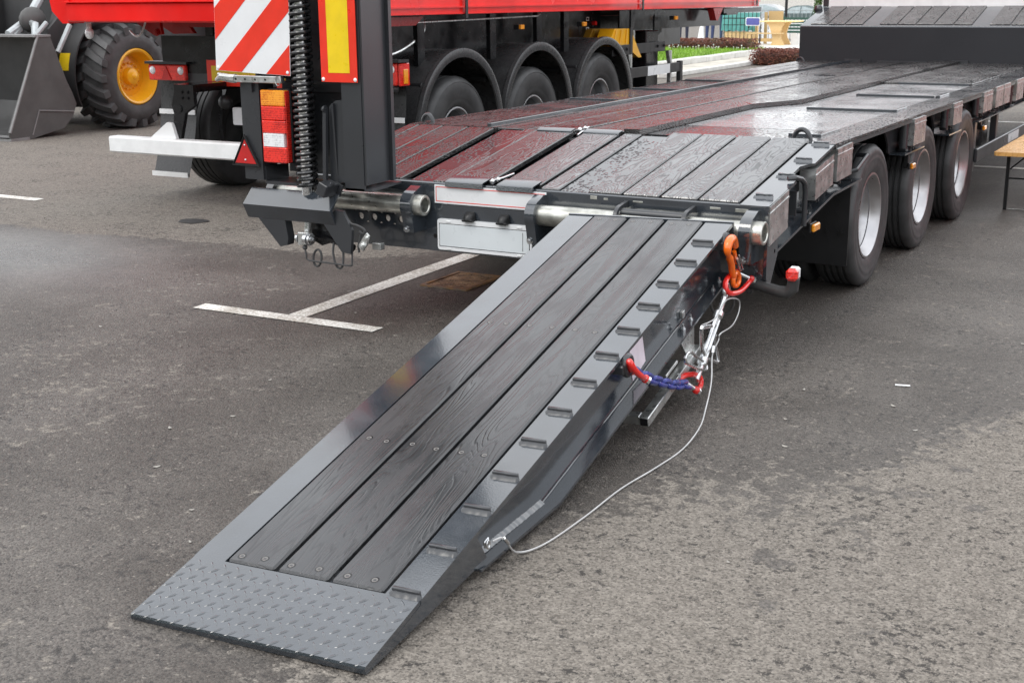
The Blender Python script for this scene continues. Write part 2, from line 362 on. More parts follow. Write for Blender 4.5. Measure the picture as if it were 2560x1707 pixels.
def asphalt():
    m, t, p = nodes('asphalt'); N = NT(t); pos = N.n('ShaderNodeNewGeometry').outputs['Position']
    A = lambda q: N.n('ShaderNodeAttribute', attribute_name=q).outputs['Fac']
    dry, wet = A('dry'), A('wet')
    v = N.n('ShaderNodeTexVoronoi'); v.inputs['Scale'].default_value = 150; N.l(pos, v.inputs['Vector'])
    v2 = N.n('ShaderNodeTexVoronoi'); v2.inputs['Scale'].default_value = 75; N.l(pos, v2.inputs['Vector'])
    fine = N.noise(pos, 95, 4, .7); mid = N.noise(pos, 17, 5, .68); big = N.noise(pos, 1.1, 5, .6)
    f = N.math('ADD', dry, N.math('MULTIPLY', N.math('SUBTRACT', mid, .5), 2.9)); f = N.math('ADD', f, N.math('MULTIPLY', N.math('SUBTRACT', N.noise(N.map(pos, (1.0, 1.0, 1)), 5, 4, .65), .5), 1.3)); f = N.math('ADD', f, N.math('MULTIPLY', N.math('SUBTRACT', big, .5), .7))
    dm = N.ramp(f, .26, .60)
    dark = N.mixc(N.ramp(big, .35, .65), (.066, .058, .051), (.106, .096, .087)); pale = N.mixc(N.ramp(mid, .3, .7), (.152, .137, .120), (.200, .182, .161))
    c = N.mixc(dm, dark, pale)
    sp = N.n('ShaderNodeSeparateColor'); N.l(v.outputs['Color'], sp.inputs[0])
    c = N.mixc(1.0, c, N.mixc(sp.outputs[0], (.62, .60, .58), (1.42, 1.40, 1.37)), 'MULTIPLY')
    pit = N.math('MAXIMUM', N.ramp(N.math('ADD', N.noise(pos, 26, 5, .8), N.math('MULTIPLY', N.math('SUBTRACT', N.noise(pos, 2.6, 3), .5), .22)), .56, .60), N.math('MULTIPLY', N.ramp(N.noise(pos, 80, 3, .75), .575, .63), .9))
    c = N.mixc(N.math('MULTIPLY', pit, .88), c, (.024, .021, .019))
    spk = N.ramp(sp.outputs[1], .985, .995); c = N.mixc(N.math('MULTIPLY', spk, .5), c, (.34, .30, .26))
    N.l(c, p.inputs['Base Color'])
    r = N.mr(dm, .62, .85); r = N.math('SUBTRACT', r, N.math('MULTIPLY', wet, N.mr(mid, .24, .46, .3, .7)), clamp=True)
    N.l(r, p.inputs['Roughness']); p.inputs['IOR'].default_value = 1.5; N.l(N.mr(wet, .5, 1.0), p.inputs['Specular IOR Level'])
    h = N.math('ADD', N.math('MULTIPLY', v.outputs[0], -.6), N.math('ADD', N.math('MULTIPLY', fine, .5), N.math('MULTIPLY', v2.outputs[0], -.35)))
    b = N.n('ShaderNodeBump'); b.inputs['Distance'].default_value = .006; N.l(h, b.inputs['Height']); N.l(N.mr(wet, .95, .30), b.inputs['Strength'])
    N.l(b.outputs[0], p.inputs['Normal']); return m
ASPH = asphalt(); me.materials.append(ASPH); me.polygons.foreach_set('use_smooth', [True] * len(me.polygons))
ground = bpy.data.objects.new('ground', me); COL.objects.link(ground); ground['kind'] = 'structure'
def paintmat():
    m, t, p = nodes('road_paint'); N = NT(t); pos = N.n('ShaderNodeNewGeometry').outputs['Position']
    w = N.ramp(N.math('ADD', N.noise(pos, 70, 4, .7), N.math('MULTIPLY', N.noise(pos, 3.0, 3), .7)), .70, 1.0)
    N.l(N.mixc(w, (.80, .79, .75), (.36, .33, .28)), p.inputs['Base Color']); p.inputs['Roughness'].default_value = .6
    N.l(N.bump(N.noise(pos, 150, 3), .6, .004), p.inputs['Normal']); return m
RPAINT = paintmat()
def sheet(name, poly, z, m, kind='structure', n=1):
    me = bpy.data.meshes.new(name); me.from_pydata([(x, y, z) for x, y in poly], [], [tuple(range(len(poly)))]); me.materials.append(m)
    o = bpy.data.objects.new(name, me); COL.objects.link(o); o['kind'] = kind; return o
sheet('parking_line', [(-1.82, -.366), (-.645, -.347), (-.642, -.248), (-1.825, -.256)], .004, RPAINT)
sheet('parking_line', [(-1.25, -.256), (-1.135, -.256), (-1.185, 1.7), (-1.305, 1.7), (-1.29, .93)], .004, RPAINT)
sheet('parking_line', [(-7.6, 1.89), (-5.69, 1.935), (-5.71, 2.05), (-7.6, 2.04)], .004, RPAINT)
sheet('parking_line', [(.40, 7.40), (4.5, 7.46), (4.5, 7.57), (.40, 7.51)], .004, RPAINT)
sheet('parking_line', [(-.6, 11.9), (3.5, 12.0), (3.5, 12.13), (-.6, 12.03)], .004, RPAINT)
OIL = mat('oil_stain', (.030, .029, .029), .5, vs=9)
sheet('oil_stain', [(-3.79 + .12 * math.cos(q) * (1 + .12 * math.sin(3 * q)), 1.765 + .105 * math.sin(q) * (1 + .1 * math.cos(2 * q))) for q in np.linspace(0, 2 * PI, 28)[:-1]], .004, OIL)
# manhole cover with a rusty frame and pressed studs
def rust():
    m, t, p = nodes('rusty_cover'); N = NT(t); pos = N.n('ShaderNodeNewGeometry').outputs['Position']
    n = N.noise(pos, 14, 5, .65); n2 = N.noise(pos, 4, 3)
    c = N.mixc(N.ramp(n, .35, .65), (.20, .15, .115), (.33, .17, .06)); N.l(N.mixc(N.ramp(n2, .52, .68), c, (.045, .03, .02)), p.inputs['Base Color'])
    N.l(N.mr(n, .35, .7), p.inputs['Roughness']); return m
RUST = rust()
mh = thing('manhole_cover', 'rusty square steel drain cover in the asphalt beside the white line', 'manhole cover', (-.86, .87, 0))
b = M(); b.box(-1.025, -1.0, .665, 1.085, .001, .011); b.box(-.735, -.71, .665, 1.085, .001, .011); b.box(-.9995, -.7355, .665, .69, .001, .011); b.box(-.9995, -.7355, 1.06, 1.085, .001, .011)
obj('frame', b, RUST, mh)
b = M(); b.box(-.994, -.741, .696, 1.054, .001, .007, .002)
for i in range(7):
    for j in range(10): b.ball((-.972 + i * .0345, .712 + j * .0362, .007), .007, 6, (1, 1, .6))
obj('cover', b, mat('rusty_lid', (.26, .17, .10), .5, vs=12, var=.6, rv=.5), mh)

# ------------------------------------------------------------------ lowbed trailer
TR = thing('flatbed_trailer', 'dark grey three axle low loader trailer with black planked deck and loading ramps', 'trailer', (0, 4, 0))
SL = .1773; FY = .97; FZ = .894
def zs(y): return min(.722 + SL * y, FZ)
ang = math.atan(SL); SLM = Matrix.Translation((0, 0, .722)) @ Matrix.Rotation(ang, 4, 'X')   # slope frame: local y runs up the beavertail, z is its normal
def P(name, b, m, parent=None, sharp=35): return obj(name, b, m, parent or TR, sharp)
Y1 = 8.45
# frame: underside plates, main beams
b = M(); b.prism([(0.02, .66), (FY, .84), (Y1, .84), (Y1, .855), (FY - .03, .855), (.02, .684)], 'x', -1.16, 1.16)
for s in (-1, 1):
    b.prism([(.02, .40), (1.0, .46), (Y1, .46), (Y1, .838), (FY, .838), (.02, .657)], 'x', s * .48 - .02, s * .48 + .02)
    b.box(s * .48 - .09, s * .48 + .09, 1.0, Y1, .43, .4595)
for y in (1.35, 2.5, 3.75, 5.1, 6.2, 7.3): b.box(-1.1, 1.1, y - .03, y + .03, .62, .8385)
P('chassis_frame', b, BLACKP)
# deck: planks are parts, each its own mesh
def plank(x0, x1, y0, y1, z1, m=WOODF, th=.03, slope=False, name='deck_plank', bev=.005):
    b = M()
    if slope: b.T = SLM
    b.box(x0, x1, y0, y1, z1 - th, z1, bev); o = P(name, b, m); return o
def screws(b, pts, T=None, r=.008):
    if T is not None: b.T = T
    for x, y, z in pts: b.tube([(x, y, z - .004), (x, y, z + .0015)], r, 8)
for x0, x1 in ((.385, .553), (.562, .742), (.755, .930), (.941, 1.130)):
    plank(x0, x1, .012, 1.035, .008, WOODD, .04, True)
for x0, x1 in ((-1.262, -1.196), (-1.187, -1.031), (-1.021, -.861), (-.850, -.688)):
    b = M(); b.T = SLM; b.box(x0, x1, .012, FY + .01, -.026, .004, .005); b.T = None
    b.prism([(FY + .005, FZ - .03), (2.03, FZ - .03), (2.03, FZ + .004), (FY + .005, FZ + .004)], 'x', x0, x1); P('deck_plank', b, WOODF)
plank(-.408, -.180, .06, .98, .006, WOODD, .03, True); plank(-.106, .102, .06, .98, .006, WOODD, .03, True)
plank(-.490, -.414, .012, .985, .003, WOODD, .03, True); plank(.128, .228, .012, .985, .006, WOODD, .03, True)
b = M()
b.T = SLM; b.box(-.632, -.492, .01, .98, -.03, -.006); b.box(.236, .380, .01, .98, -.03, -.003); b.box(-.178, -.108, .01, .98, -.06, -.05); P('steel_strip', b, SMOOTHW)
# flat deck
for x0, x1, dz in ((-.735, -.484, 0), (-.474, -.226, 0), (-.148, .088, .010)): plank(x0, x1, 1.0, 6.16, FZ + dz, th=.03 + dz)
for x0, x1, dz in ((-.735, -.484, 0), (-.474, -.226, 0), (-.148, .088, .010)): plank(x0, x1, 6.175, Y1 - .01, FZ + dz, th=.03 + dz)
b = M(); b.prism([(.108, 1.0), (.20, 1.0), (.196, 2.80), (.372, 3.25), (.372, Y1 - .01), (.108, Y1 - .01)], 'z', FZ - .025, FZ + .026); P('deck_bar', b, WOODF)
for x0, x1 in ((.385, .662), (.674, .862), (.874, 1.074)): plank(x0, x1, 5.42, Y1 - .01, FZ + .010, th=.035)
for x0, x1 in ((-1.262, -1.09), (-1.08, -.925), (-.915, -.772)): plank(x0, x1, 5.2, Y1 - .01, FZ + .010, th=.035)
ys = [1.07, 1.62, 2.89, 4.10, 5.40]
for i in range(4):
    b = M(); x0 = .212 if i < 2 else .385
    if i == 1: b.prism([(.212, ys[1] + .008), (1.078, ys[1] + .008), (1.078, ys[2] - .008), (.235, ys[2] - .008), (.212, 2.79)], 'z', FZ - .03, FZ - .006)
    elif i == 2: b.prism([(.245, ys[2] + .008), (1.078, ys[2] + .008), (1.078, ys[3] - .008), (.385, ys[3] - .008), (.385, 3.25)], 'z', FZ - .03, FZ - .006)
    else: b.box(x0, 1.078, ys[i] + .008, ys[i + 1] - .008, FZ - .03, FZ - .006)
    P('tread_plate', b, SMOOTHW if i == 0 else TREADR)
for i, (y0, y1) in enumerate(((2.045, 3.0), (3.012, 4.08), (4.092, 5.14))):
    b = M(); b.box(-1.262, -.772, y0, y1, FZ - .03, FZ - .004); P('tread_plate', b, TREAD)
for y, x0, x1 in ((2.89, .53, 1.09), (4.10, .52, 1.07), (5.40, .50, 1.06), (1.30, .93, 1.10)):
    b = M(); b.box(x0, x1, y - .007, y + .007, FZ - .01, FZ + .010, .002); P('deck_rib', b, PAINT)
for y, x0, x1 in ((4.086, -1.25, -.80), (5.17, -1.25, -.80), (3.006, -1.25, -.8)):
    b = M(); b.box(x0, x1, y - .007, y + .007, FZ - .01, FZ + .009, .002); P('deck_rib', b, PAINT)
b = M(); b.box(-.768, -.740, 1.02, Y1 - .01, FZ - .03, FZ + .022, .004); P('deck_bar', b, PAINT)
for y0, y1 in ((1.28, 1.62), (2.88, 3.14), (4.09, 4.40)):
    b = M(); b.box(1.082, 1.112, y0, y1, FZ - .03, FZ + .012, .003); P('deck_rib', b, PAINT)
for s, x0, x1 in ((1, 1.082, 1.275), (-1, -1.275, -1.264)):
    b = M(); b.prism([(FY, FZ - .014), (Y1, FZ - .014), (Y1, FZ), (FY, FZ)], 'x', x0, x1); P('side_flange', b, SMOOTHW)
# beavertail side strip with its grip cut-out
b = M(); b.T = SLM; b.prism([(1.140, .0), (1.275, .0), (1.275, .385), (1.225, .43), (1.222, .60), (1.262, .655), (1.275, .66), (1.275, .985), (1.140, .985)], 'z', -.016, -.002); P('side_strip', b, PAINT)
b = M(); b.T = SLM; b.box(-1.275, -1.266, .0, .985, -.03, -.002); P('side_strip', b, PAINT)
def cleat(x0, x1, y, T, parent, m=PAINT):
    b = M(); b.T = T; b.box(x0, x1, y - .006, y + .006, -.004, .018, .002)
    n = 9; top = []
    vs = []; fs = []
    for i in range(n + 1):
        x = x0 - .006 + (x1 - x0 + .012) * i / n; d = .016 + .005 * random.random(); h = .008 + .004 * random.random()
        vs += [(x, y - .006, h), (x, y - .006 - d * .5, h * .6), (x, y - .006 - d, -.002)]
    for i in range(n):
        for k in (0, 1): fs.append((3 * i + k, 3 * i + k + 1, 3 * i + k + 4, 3 * i + k + 3))
    b.add(vs, fs); return obj('grip_bar', b, m, parent, 60)
for y in (.12, .43, .69, .97): cleat(1.172, 1.252, y, SLM @ Matrix.Translation((0, 0, -.002)), TR)
# central slot covers and their toggle levers
for x0, x1, y0, y1 in ((-.400, -.185, -.022, .085), (-.104, .098, -.022, .085), (-.395, -.182, .945, 1.01), (-.110, .105, .945, 1.01)):
    b = M(); b.T = SLM; b.prism([(y0, -.012), (y0 + .008, .010), (y0 + .018, .014), (y1, .014), (y1, .008), (y0 + .02, .008), (y0 + .012, -.014)], 'x', x0, x1); P('slot_cover', b, PAINT)
for y in (.045, 1.0):
    b = M(); z = zs(y)
    b.ball((-.150, y - .02, z + .012), .014, 10); b.ball((-.128, y + .0, z + .02), .012, 10); b.tube([(-.150, y - .02, z + .015), (-.135, y + .06, z + .02), (-.125, y + .15 if y < .5 else y - .10, z + .03 if y < .5 else z - .01)], .006, 8); P('toggle_lever', b, ZINC)
b = M(); b.box(-.43, -.24, 6.16, 6.175, FZ - .01, FZ + .006); b.box(-.15, .05, 6.16, 6.175, FZ - .01, FZ + .006); P('deck_rib', b, PAINT)
# lashing rings
for x, y, z, r in ((-1.225, 1.10, FZ, .055), (1.06, 1.12, FZ, .058), (-1.235, 8.3, FZ, .05)):
    b = M(); b.tube([(x - r * math.cos(q) * .87, y + r * math.cos(q) * .3, z - .01 + r * math.sin(q) * 1.05) for q in np.linspace(0, PI, 13)], .0125, 10); P('lashing_ring', b, PAINT2)
# rear beam: a thin plate with a row of holes, stiffened by a lip
def holeplate(b, xs, zc, w, h, r, y0, y1, n=16):
    for xc in xs:
        sq = []
        for i in range(n):
            q = 2 * PI * (i + .5) / n; c, s_ = math.cos(q), math.sin(q); k = 1 / max(abs(c), abs(s_)); sq.append((xc + c * k * w / 2, zc + s_ * k * h / 2, xc + c * r, zc + s_ * r))
        vs = []; fs = []
        for y in (y0, y1):
            for a, d, e, f in sq: vs += [(a, y, d), (e, y, f)]
        for i in range(n):
            j = (i + 1) % n; fs += [(2 * i, 2 * j, 2 * j + 1, 2 * i + 1), (2 * n + 2 * i, 2 * n + 2 * i + 1, 2 * n + 2 * j + 1, 2 * n + 2 * j), (2 * i + 1, 2 * j + 1, 2 * n + 2 * j + 1, 2 * n + 2 * i + 1)]
        b.add(vs, fs)
b = M(); hx = [-.937 + .0845 * i for i in range(5)]; w = .0845; x0, x1 = hx[0] - w / 2, hx[-1] + w / 2
holeplate(b, hx, .517, w, .06, .0175, 0, .012)
b.box(-1.26, x0, 0, .012, .372, .705); b.box(x0, x1, 0, .012, .372, .487); b.box(x0, x1, 0, .012, .547, .705); b.box(x1, 1.259, 0, .012, .372, .705)
b.prism([(0, .705), (0.0, .716), (.008, .721), (.05, .721), (.05, .709), (.012, .705)], 'x', -1.26, 1.262)
P('rear_beam', b, PAINT, sharp=25)
b = M()
for x, z, w_, h_ in ((.40, .703, .035, .008), (.47, .7, .022, .005), (.62, .698, .05, .004), (1.0, .695, .05, .005), (1.12, .693, .06, .008), (1.17, .69, .05, .004)): b.box(x, x + w_, -.0015, .0005, z - h_, z + h_, .001)
P('scraped_patch', b, TUBE)
# bumper cheek (right end plate)
b = M(); b.prism([(-.006, .722), (-.006, .40), (.02, .36), (.055, .36), (.14, .484), (.14, .60), (.06, .70), (.05, .729)], 'x', 1.262, 1.276); P('end_plate', b, PAINT)
b = M(); b.prism([(-.006, .722), (-.006, .40), (.02, .36), (.055, .36), (.14, .484), (.14, .60), (.06, .70), (.05, .729)], 'x', -1.276, -1.262); P('end_plate', b, PAINT)
# hinge tubes, lugs, rings
HY, HZ = -.065, .611
for x0, x1 in ((-1.475, -.555), (.165, 1.20)):
    b = M(); b.cyl((x0, HY, HZ), (x1, HY, HZ), .050, 28); P('hinge_tube', b, TUBE)
def lug(x0, x1, ring, m=PAINT):
    b = M(); pr = [(.0, .70), (-.035, .702)] + [(HY + .074 * math.cos(q), HZ + .074 * math.sin(q)) for q in np.linspace(PI * .55, PI * 1.2, 9)] + [(-.118, .54), (-.105, .475), (.0, .475)]
    b.prism(pr, 'x', x0, x1); o = P('hinge_lug', b, m)
    b = M(); b.bolt(((x0 + x1) / 2 - .012, -.103, .492), (0, -1, 0), .013, .016); P('bolt', b, ZINC, o)
    if ring:
        b = M(); b.lathe([(.036, -.01), (.036, .042), (.040, .046), (.049, .046), (.053, .042), (.053, -.01)], (x1, HY, HZ), 'x', 28); P('tube_end', b, TUBE, o)
lug(-.595, -.535, True); lug(.118, .168, False); lug(1.185, 1.238, True); lug(-1.46, -1.415, False)
for x in (.58, .915):
    b = M(); pr = [(.0, .70)] + [(HY + .075 * math.cos(q), HZ + .02 + .06 * math.sin(q)) for q in np.linspace(PI * .5, PI * 1.05, 9)] + [(-.13, .60), (-.11, .60)] + [(HY + .055 * math.cos(q), HZ + .01 + .055 * math.sin(q)) for q in np.linspace(PI * 1.0, PI * .5, 7)] + [(.0, .67)]
    b.prism(pr, 'x', x, x + .018); P('hinge_hook', b, PAINT2)
b = M(); b.cyl((.60, -.075, .655), (.914, -.075, .655), .022, 14); P('hinge_bar', b, PAINT2)
# rear plates and lamps on the beam
def frame_rect(b, x0, x1, z0, z1, t, y0, y1):
    b.box(x0, x1, y0, y1, z0, z0 + t); b.box(x0, x1, y0, y1, z1 - t, z1); b.box(x0, x0 + t, y0, y1, z0 + t, z1 - t); b.box(x1 - t, x1, y0, y1, z0 + t, z1 - t)
b = M(); b.box(-.472, .166, -.004, -.0005, .618, .711); o = P('white_marking_plate', b, WHITE)
b = M(); frame_rect(b, -.464, .158, .627, .702, .0035, -.0052, -.0042); P('red_border', b, REDRET, o)
def rrect(x0, x1, z0, z1, r, n=5):
    out = []
    for cx, cz, a in ((x1 - r, z1 - r, 0), (x0 + r, z1 - r, PI / 2), (x0 + r, z0 + r, PI), (x1 - r, z0 + r, 1.5 * PI)):
        out += [(cx + r * math.cos(a + PI / 2 * i / n), cz + r * math.sin(a + PI / 2 * i / n)) for i in range(n + 1)]
    return out
b = M(); b.prism(rrect(-.452, .092, .384, .542, .014), 'y', -.016, -.0005); o = P('number_plate_holder', b, WHITE)
b = M(); b.prism(rrect(-.438, .078, .405, .517, .006), 'y', -.0185, -.0162); P('number_plate', b, PLATE, o)
b = M(); frame_rect(b, -.441, .081, .402, .520, .0035, -.0176, -.0162); b.box(.042, .0445, -.0192, -.0186, .415, .507); P('plate_rim', b, BLACKP, o)
b = M(); [b.box(x, x + .028, -.020, -.0162, z, z + .010, .002) for x in (-.40, .01) for z in (.526, .388)]; P('plate_clip', b, WHITE2, o)
for x in (-.262, -.066):
    b = M(); n = 10; vs = []; fs = []
    for i in range(n + 1):
        a = PI * i / n
        for j in range(6):
            e = (PI / 2) * j / 5; vs.append((x - .032 * math.cos(a) * (.6 + .4 * math.cos(e)), -.001 - .05 * math.cos(e) * max(.15, math.sin(a)) , .552 + .036 * math.sin(e)))
    for i in range(n):
        for j in range(5): fs.append((i * 6 + j, i * 6 + j + 1, i * 6 + j + 7, i * 6 + j + 6))
    b.add(vs, fs); b.box(x - .030, x + .030, -.045, -.001, .540, .553, .004); P('plate_lamp', b, PLASTIC)
b = M(); b.cyl((-.475, -.0006, .448), (-.475, .001, .448), .012, 12); P('cable_hole', b, BLACKP)
# right side: lower flange, web, pockets
WX = 1.178
b = M(); b.prism([(.06, .478), (1.0, .632), (1.52, .644), (1.52, .656), (1.0, .646), (.06, .492)], 'x', WX + .0005, 1.275); P('lower_flange', b, PAINT)
b = M(); b.prism([(.012, .372), (.06, .40), (.10, .478), (1.0, .632), (1.33, .640), (1.47, .75), (1.60, .850), (1.60, .879), (FY, .879), (.012, .703)], 'x', WX - .012, WX); P('side_web', b, PAINT)
def pocket(y0, y1, z0, z1, sl=0.0, x0=1.215, x1=1.283, latch=True, cyl_=True):
    b = M(); d = (y1 - y0) * sl; r = .012
    b.prism([(y0, z0), (y1, z0 + d), (y1, z1 + d), (y0, z1)], 'x', x0, x1)
    b.prism([(y0 - .006, z1 - .035), (y1 + .004, z1 + d - .035), (y1 + .004, z1 + d - .028), (y0 - .006, z1 - .028)], 'x', x1 - .002, x1 + .003)
    o = P('side_pocket', b, STEEL)
    if cyl_:
        b = M(); b.cyl((1.235, y0 - .06, z0 - .01), (1.235, y0 - .06, z1 - .015), .026, 14); P('pocket_pin', b, PAINT2, o)
    if latch:
        b = M(); b.cyl((1.21, y0 + .02, z0 - .02), (1.21, y1 - .02, z0 - .02 + d), .014, 10); b.bolt((1.215, y0 + .05, z0 - .02), (1, 0, 0), .013, .045); b.box(1.2, 1.25, y0 - .03, y0 + .02, z0 - .035, z0 - .008, .006); P('latch', b, PAINT2, o)
    return o
pocket(.008, .262, .540, .716, SL, 1.2, 1.279, False, False); pocket(.66, .95, .655, .806, SL * .8, 1.2, 1.281, False, False); pocket(1.015, 1.285, .70, .865, .03, 1.2, 1.281, False, False)
for y0, y1, z0, z1 in ((2.63, 2.93, .715, .874), (3.75, 4.03, .738, .882), (4.80, 5.15, .735, .883), (5.29, 5.60, .733, .89), (5.64, 5.92, .733, .89), (6.22, 6.57, .72, .89), (7.1, 7.4, .72, .89), (7.75, 8.05, .72, .89)):
    pocket(y0, y1, z0, z1, 0)
b = M()
for y in (.10, .56, .74, .98, 1.10):
    b.cyl((1.205, y, zs(y) - .235 + (.03 if y > .3 else 0)), (1.268, y, zs(y) - .235 + (.03 if y > .3 else 0)), .013, 10); b.cyl((1.262, y, zs(y) - .235 + (.03 if y > .3 else 0)), (1.276, y, zs(y) - .235 + (.03 if y > .3 else 0)), .009, 10)
P('pocket_latch', b, PAINT2)
b = M(); b.tube([(1.245, .34, .800), (1.272, .36, .803), (1.284, .42, .79), (1.286, .465, .765), (1.286, .482, .72), (1.286, .484, .56)], .0125, 10); b.box(1.18, 1.272, .395, .402, .62, .735); P('grab_handle', b, PAINT2)
b = M(); b.tube([(1.22, 1.33, .70), (1.285, 1.36, .72), (1.285, 1.56, .775), (1.22, 1.60, .77)], .0125, 10); P('grab_handle', b, PAINT2)
# web gussets between the wheels
def arc(yc, zc, ry, rz, a, c, n=8): return [(yc + ry * math.cos(q), zc + rz * math.sin(q)) for q in np.linspace(a, c, n)]
b = M()
for y0, y1 in ((2.20, 2.96), (3.42, 4.07)):
    b.prism([(y0 - .10, .879)] + arc(y0 - .10, .66, .36, .215, PI / 2, .1, 7) + [(y0 + .27, .682), (y1, .682), (y1, .80), (y1 + .06, .879)], 'x', WX - .012, WX)
b.prism([(4.52, .879)] + arc(4.40, .66, .30, .215, PI / 2 - .3, .1, 7) + [(4.72, .682), (Y1, .69), (Y1, .879)], 'x', WX - .012, WX); P('side_web', b, PAINT2)
b = M()
for y0, y1 in ((2.47, 2.97), (3.70, 4.09), (4.72, Y1)): b.box(WX + .0005, 1.275, y0, y1, .672, .681)
P('lower_flange', b, PAINT)
b = M(); b.prism([(FY + .02, FZ - .016), (Y1, FZ - .016), (Y1, FZ - .036), (FY + .06, FZ - .036)], 'x', 1.262, 1.274); P('flange_lip', b, PAINT)
b = M(); b.prism([(FY + .02, .704), (1.3, .75), (2.0, .85), (Y1, .85), (Y1, .879), (FY, .879)], 'x', -1.19, -1.178); b.prism([(.012, .372), (.10, .478), (1.0, .632), (1.0, .70), (FY, .879), (.012, .703)], 'x', -1.19, -1.178); P('side_web', b, PAINT2)
# marker lamps, mud flap, hitch lamp
def marker(x, y, z, w=.10, h=.045):
    b = M(); b.box(x, x + .012, y, y + w, z, z + h, .003); b.box(x - .03, x, y + .01, y + .05, z + h * .2, z + h + .05, .004); o = P('side_marker', b, PLASTIC)
    b = M(); b.box(x + .0125, x + .032, y + .004, y + w - .004, z + .003, z + h - .003, .006); P('lens', b, LAMB, o)
marker(1.262, .635, .500); marker(1.25, 2.66, .565, .085, .04); marker(1.25, 4.93, .59, .085, .04)
b = M(); b.box(.62, 1.245, 1.42, 1.426, .19, .66); b.bolt((1.13, 1.419, .373), (0, -1, 0), .011, .01); b.bolt((1.21, 1.419, .375), (0, -1, 0), .011, .01)
for i in range(9):
    for j in range(7):
        b.T = Matrix.Translation((.70 + .06 * i, 1.419, .345 + .042 * j)) @ Matrix.Rotation(PI / 4 if (i + j) % 2 else -PI / 4, 4, 'Y'); b.box(-.018, .018, -.002, .002, -.004, .004); b.T = None
P('mud_flap', b, PLASTIC)
b = M(); b.tube([(1.16, .01, .372), (1.25, .0, .362), (1.34, -.02, .350), (1.385, -.03, .352), (1.408, -.035, .372), (1.414, -.037, .42)], [.022, .024, .026, .028, .028, .026], 14); o = P('lamp_arm', b, RUBBER)
b = M(); b.box(1.388, 1.440, -.085, -.045, .413, .468, .012); P('red_lens', b, LRED, o); b = M(); b.box(1.39, 1.438, -.044, -.015, .415, .472, .010); P('clear_lens', b, LCLR, o)
b = M(); b.tube([(1.08 + .045 * math.cos(q), -.02 + .03 * math.cos(q), .275 + .062 * math.sin(q)) for q in np.linspace(0, 2 * PI, 22)[:-1]], .006, 7, True); b.tube([(1.06, .0, .40), (1.075, -.01, .36), (1.08, -.01, .335)], .006, 7); b.box(1.10, 1.20, .0, .04, .33, .371, .004); b.bolt((1.2, -.0, .335), (0, -1, 0), .011, .014); P('cable_loop', b, RUBBER)
# side guard
b = M(); b.box(1.25, 1.275, 4.74, 8.3, .372, .474, .006); b.box(1.2, 1.249, 4.72, 4.80, .30, .672, .004); b.box(1.2, 1.249, 5.6, 5.68, .40, .672, .004); b.box(1.2, 1.249, 7.6, 7.68, .40, .672, .004); o = P('side_guard', b, PAINT2)
b = M(); b.box(1.2755, 1.2775, 6.05, 6.55, .388, .458); P('white_reflector', b, WHITE, o)
b = M(); b.box(1.0, 1.17, 5.0, 5.7, .36, .66, .01); P('tool_box', b, BLACKP)
# wheels
def wheel_mesh(R=.40, w=.235, rim=.235, dish=.13, ring=False):
    h = w / 2
    tb = M(); sh = R * .955
    prof = [(rim + .005, -h * .82), (rim + .02, -h * .9), (rim + .07, -h), (R - .07, -h), (sh, -h * .93), (R, -h * .74)]
    for g in (-.45, -.15, .15, .45): prof += [(R, h * g - .008), (R - .012, h * g - .006), (R - .012, h * g + .006), (R, h * g + .008)]
    prof += [(R, h * .74), (sh, h * .93), (R - .045, h * 1.0), (R - .05, h * .985), (R - .065, h * 1.0), (rim + .085, h * 1.01), (rim + .08, h * .99), (rim + .055, h * .985), (rim + .02, h * .9), (rim + .005, h * .82)]
    tb.lathe(prof, (0, 0, 0), 'x', 64)
    rb = M(); rb.lathe([(rim + .006, h * .80), (rim + .008, h * .89), (rim - .004, h * .90), (rim - .012, h * .84), (rim - .03, h * .5), (rim - .038, h * .42), (rim - .036, h * .36), (rim - .045, h * .2), (rim - .050, -.02), (rim - .049, -.03), (rim - .06, -dish + h * .6), (rim - .085, -dish + h * .3), (.12, -dish + h * .22), (.0, -dish + h * .22)], (0, 0, 0), 'x', 56)
    rb.lathe([(rim + .006, h * .80), (rim - .05, h * .2), (rim - .05, -h * .8), (rim + .006, -h * .85)], (0, 0, 0), 'x', 40)
    if ring:
        rb = M(); rb.lathe([(rim + .006, h * .80), (rim + .008, h * .89), (rim - .004, h * .90), (rim - .014, h * .84), (rim - .02, h * .6)], (0, 0, 0), 'x', 56)
    hb = M()
    if ring: hb.lathe([(rim - .02, h * .6), (rim - .035, h * .2), (rim - .05, -dish + h * .5), (rim - .08, -dish + h * .25), (.12, -dish + h * .22), (0, -dish + h * .22)], (0, 0, 0), 'x', 40)
    hb.lathe([(.0, -dish + h * .22 + .10), (.05, -dish + h * .22 + .10), (.075, -dish + h * .22 + .08), (.085, -dish + h * .22)], (0, 0, 0), 'x', 24)
    for i in range(10):
        q = 2 * PI * i / 10; hb.bolt((-dish + h * .22, .112 * math.cos(q), .112 * math.sin(q)), (1, 0, 0), .013, .03)
    return hb, tb, rb
def make_wheel(parent, loc, spec, hubm, rimm, flip=False):
    hb, tb, rb = spec
    w = obj('wheel', hb, hubm, parent, local=True); w.location = Vector(loc) - Vector(OFF[parent.name]); OFF[w.name] = (0, 0, 0)
    obj('tyre', tb, RUBBER, w, 40, local=True); obj('rim', rb, rimm, w, 40, local=True)
    if flip: w.rotation_euler = (0, 0, PI)
    return w
WS = wheel_mesh()
w0 = make_wheel(TR, (1.135, 1.87, .40), WS, ZINC, ALU)
off = Vector((0, 4, 0))
for x, y in ((1.135, 3.12), (1.135, 4.37)): copy_part(w0, TR, Vector((x, y, .40)) - off)
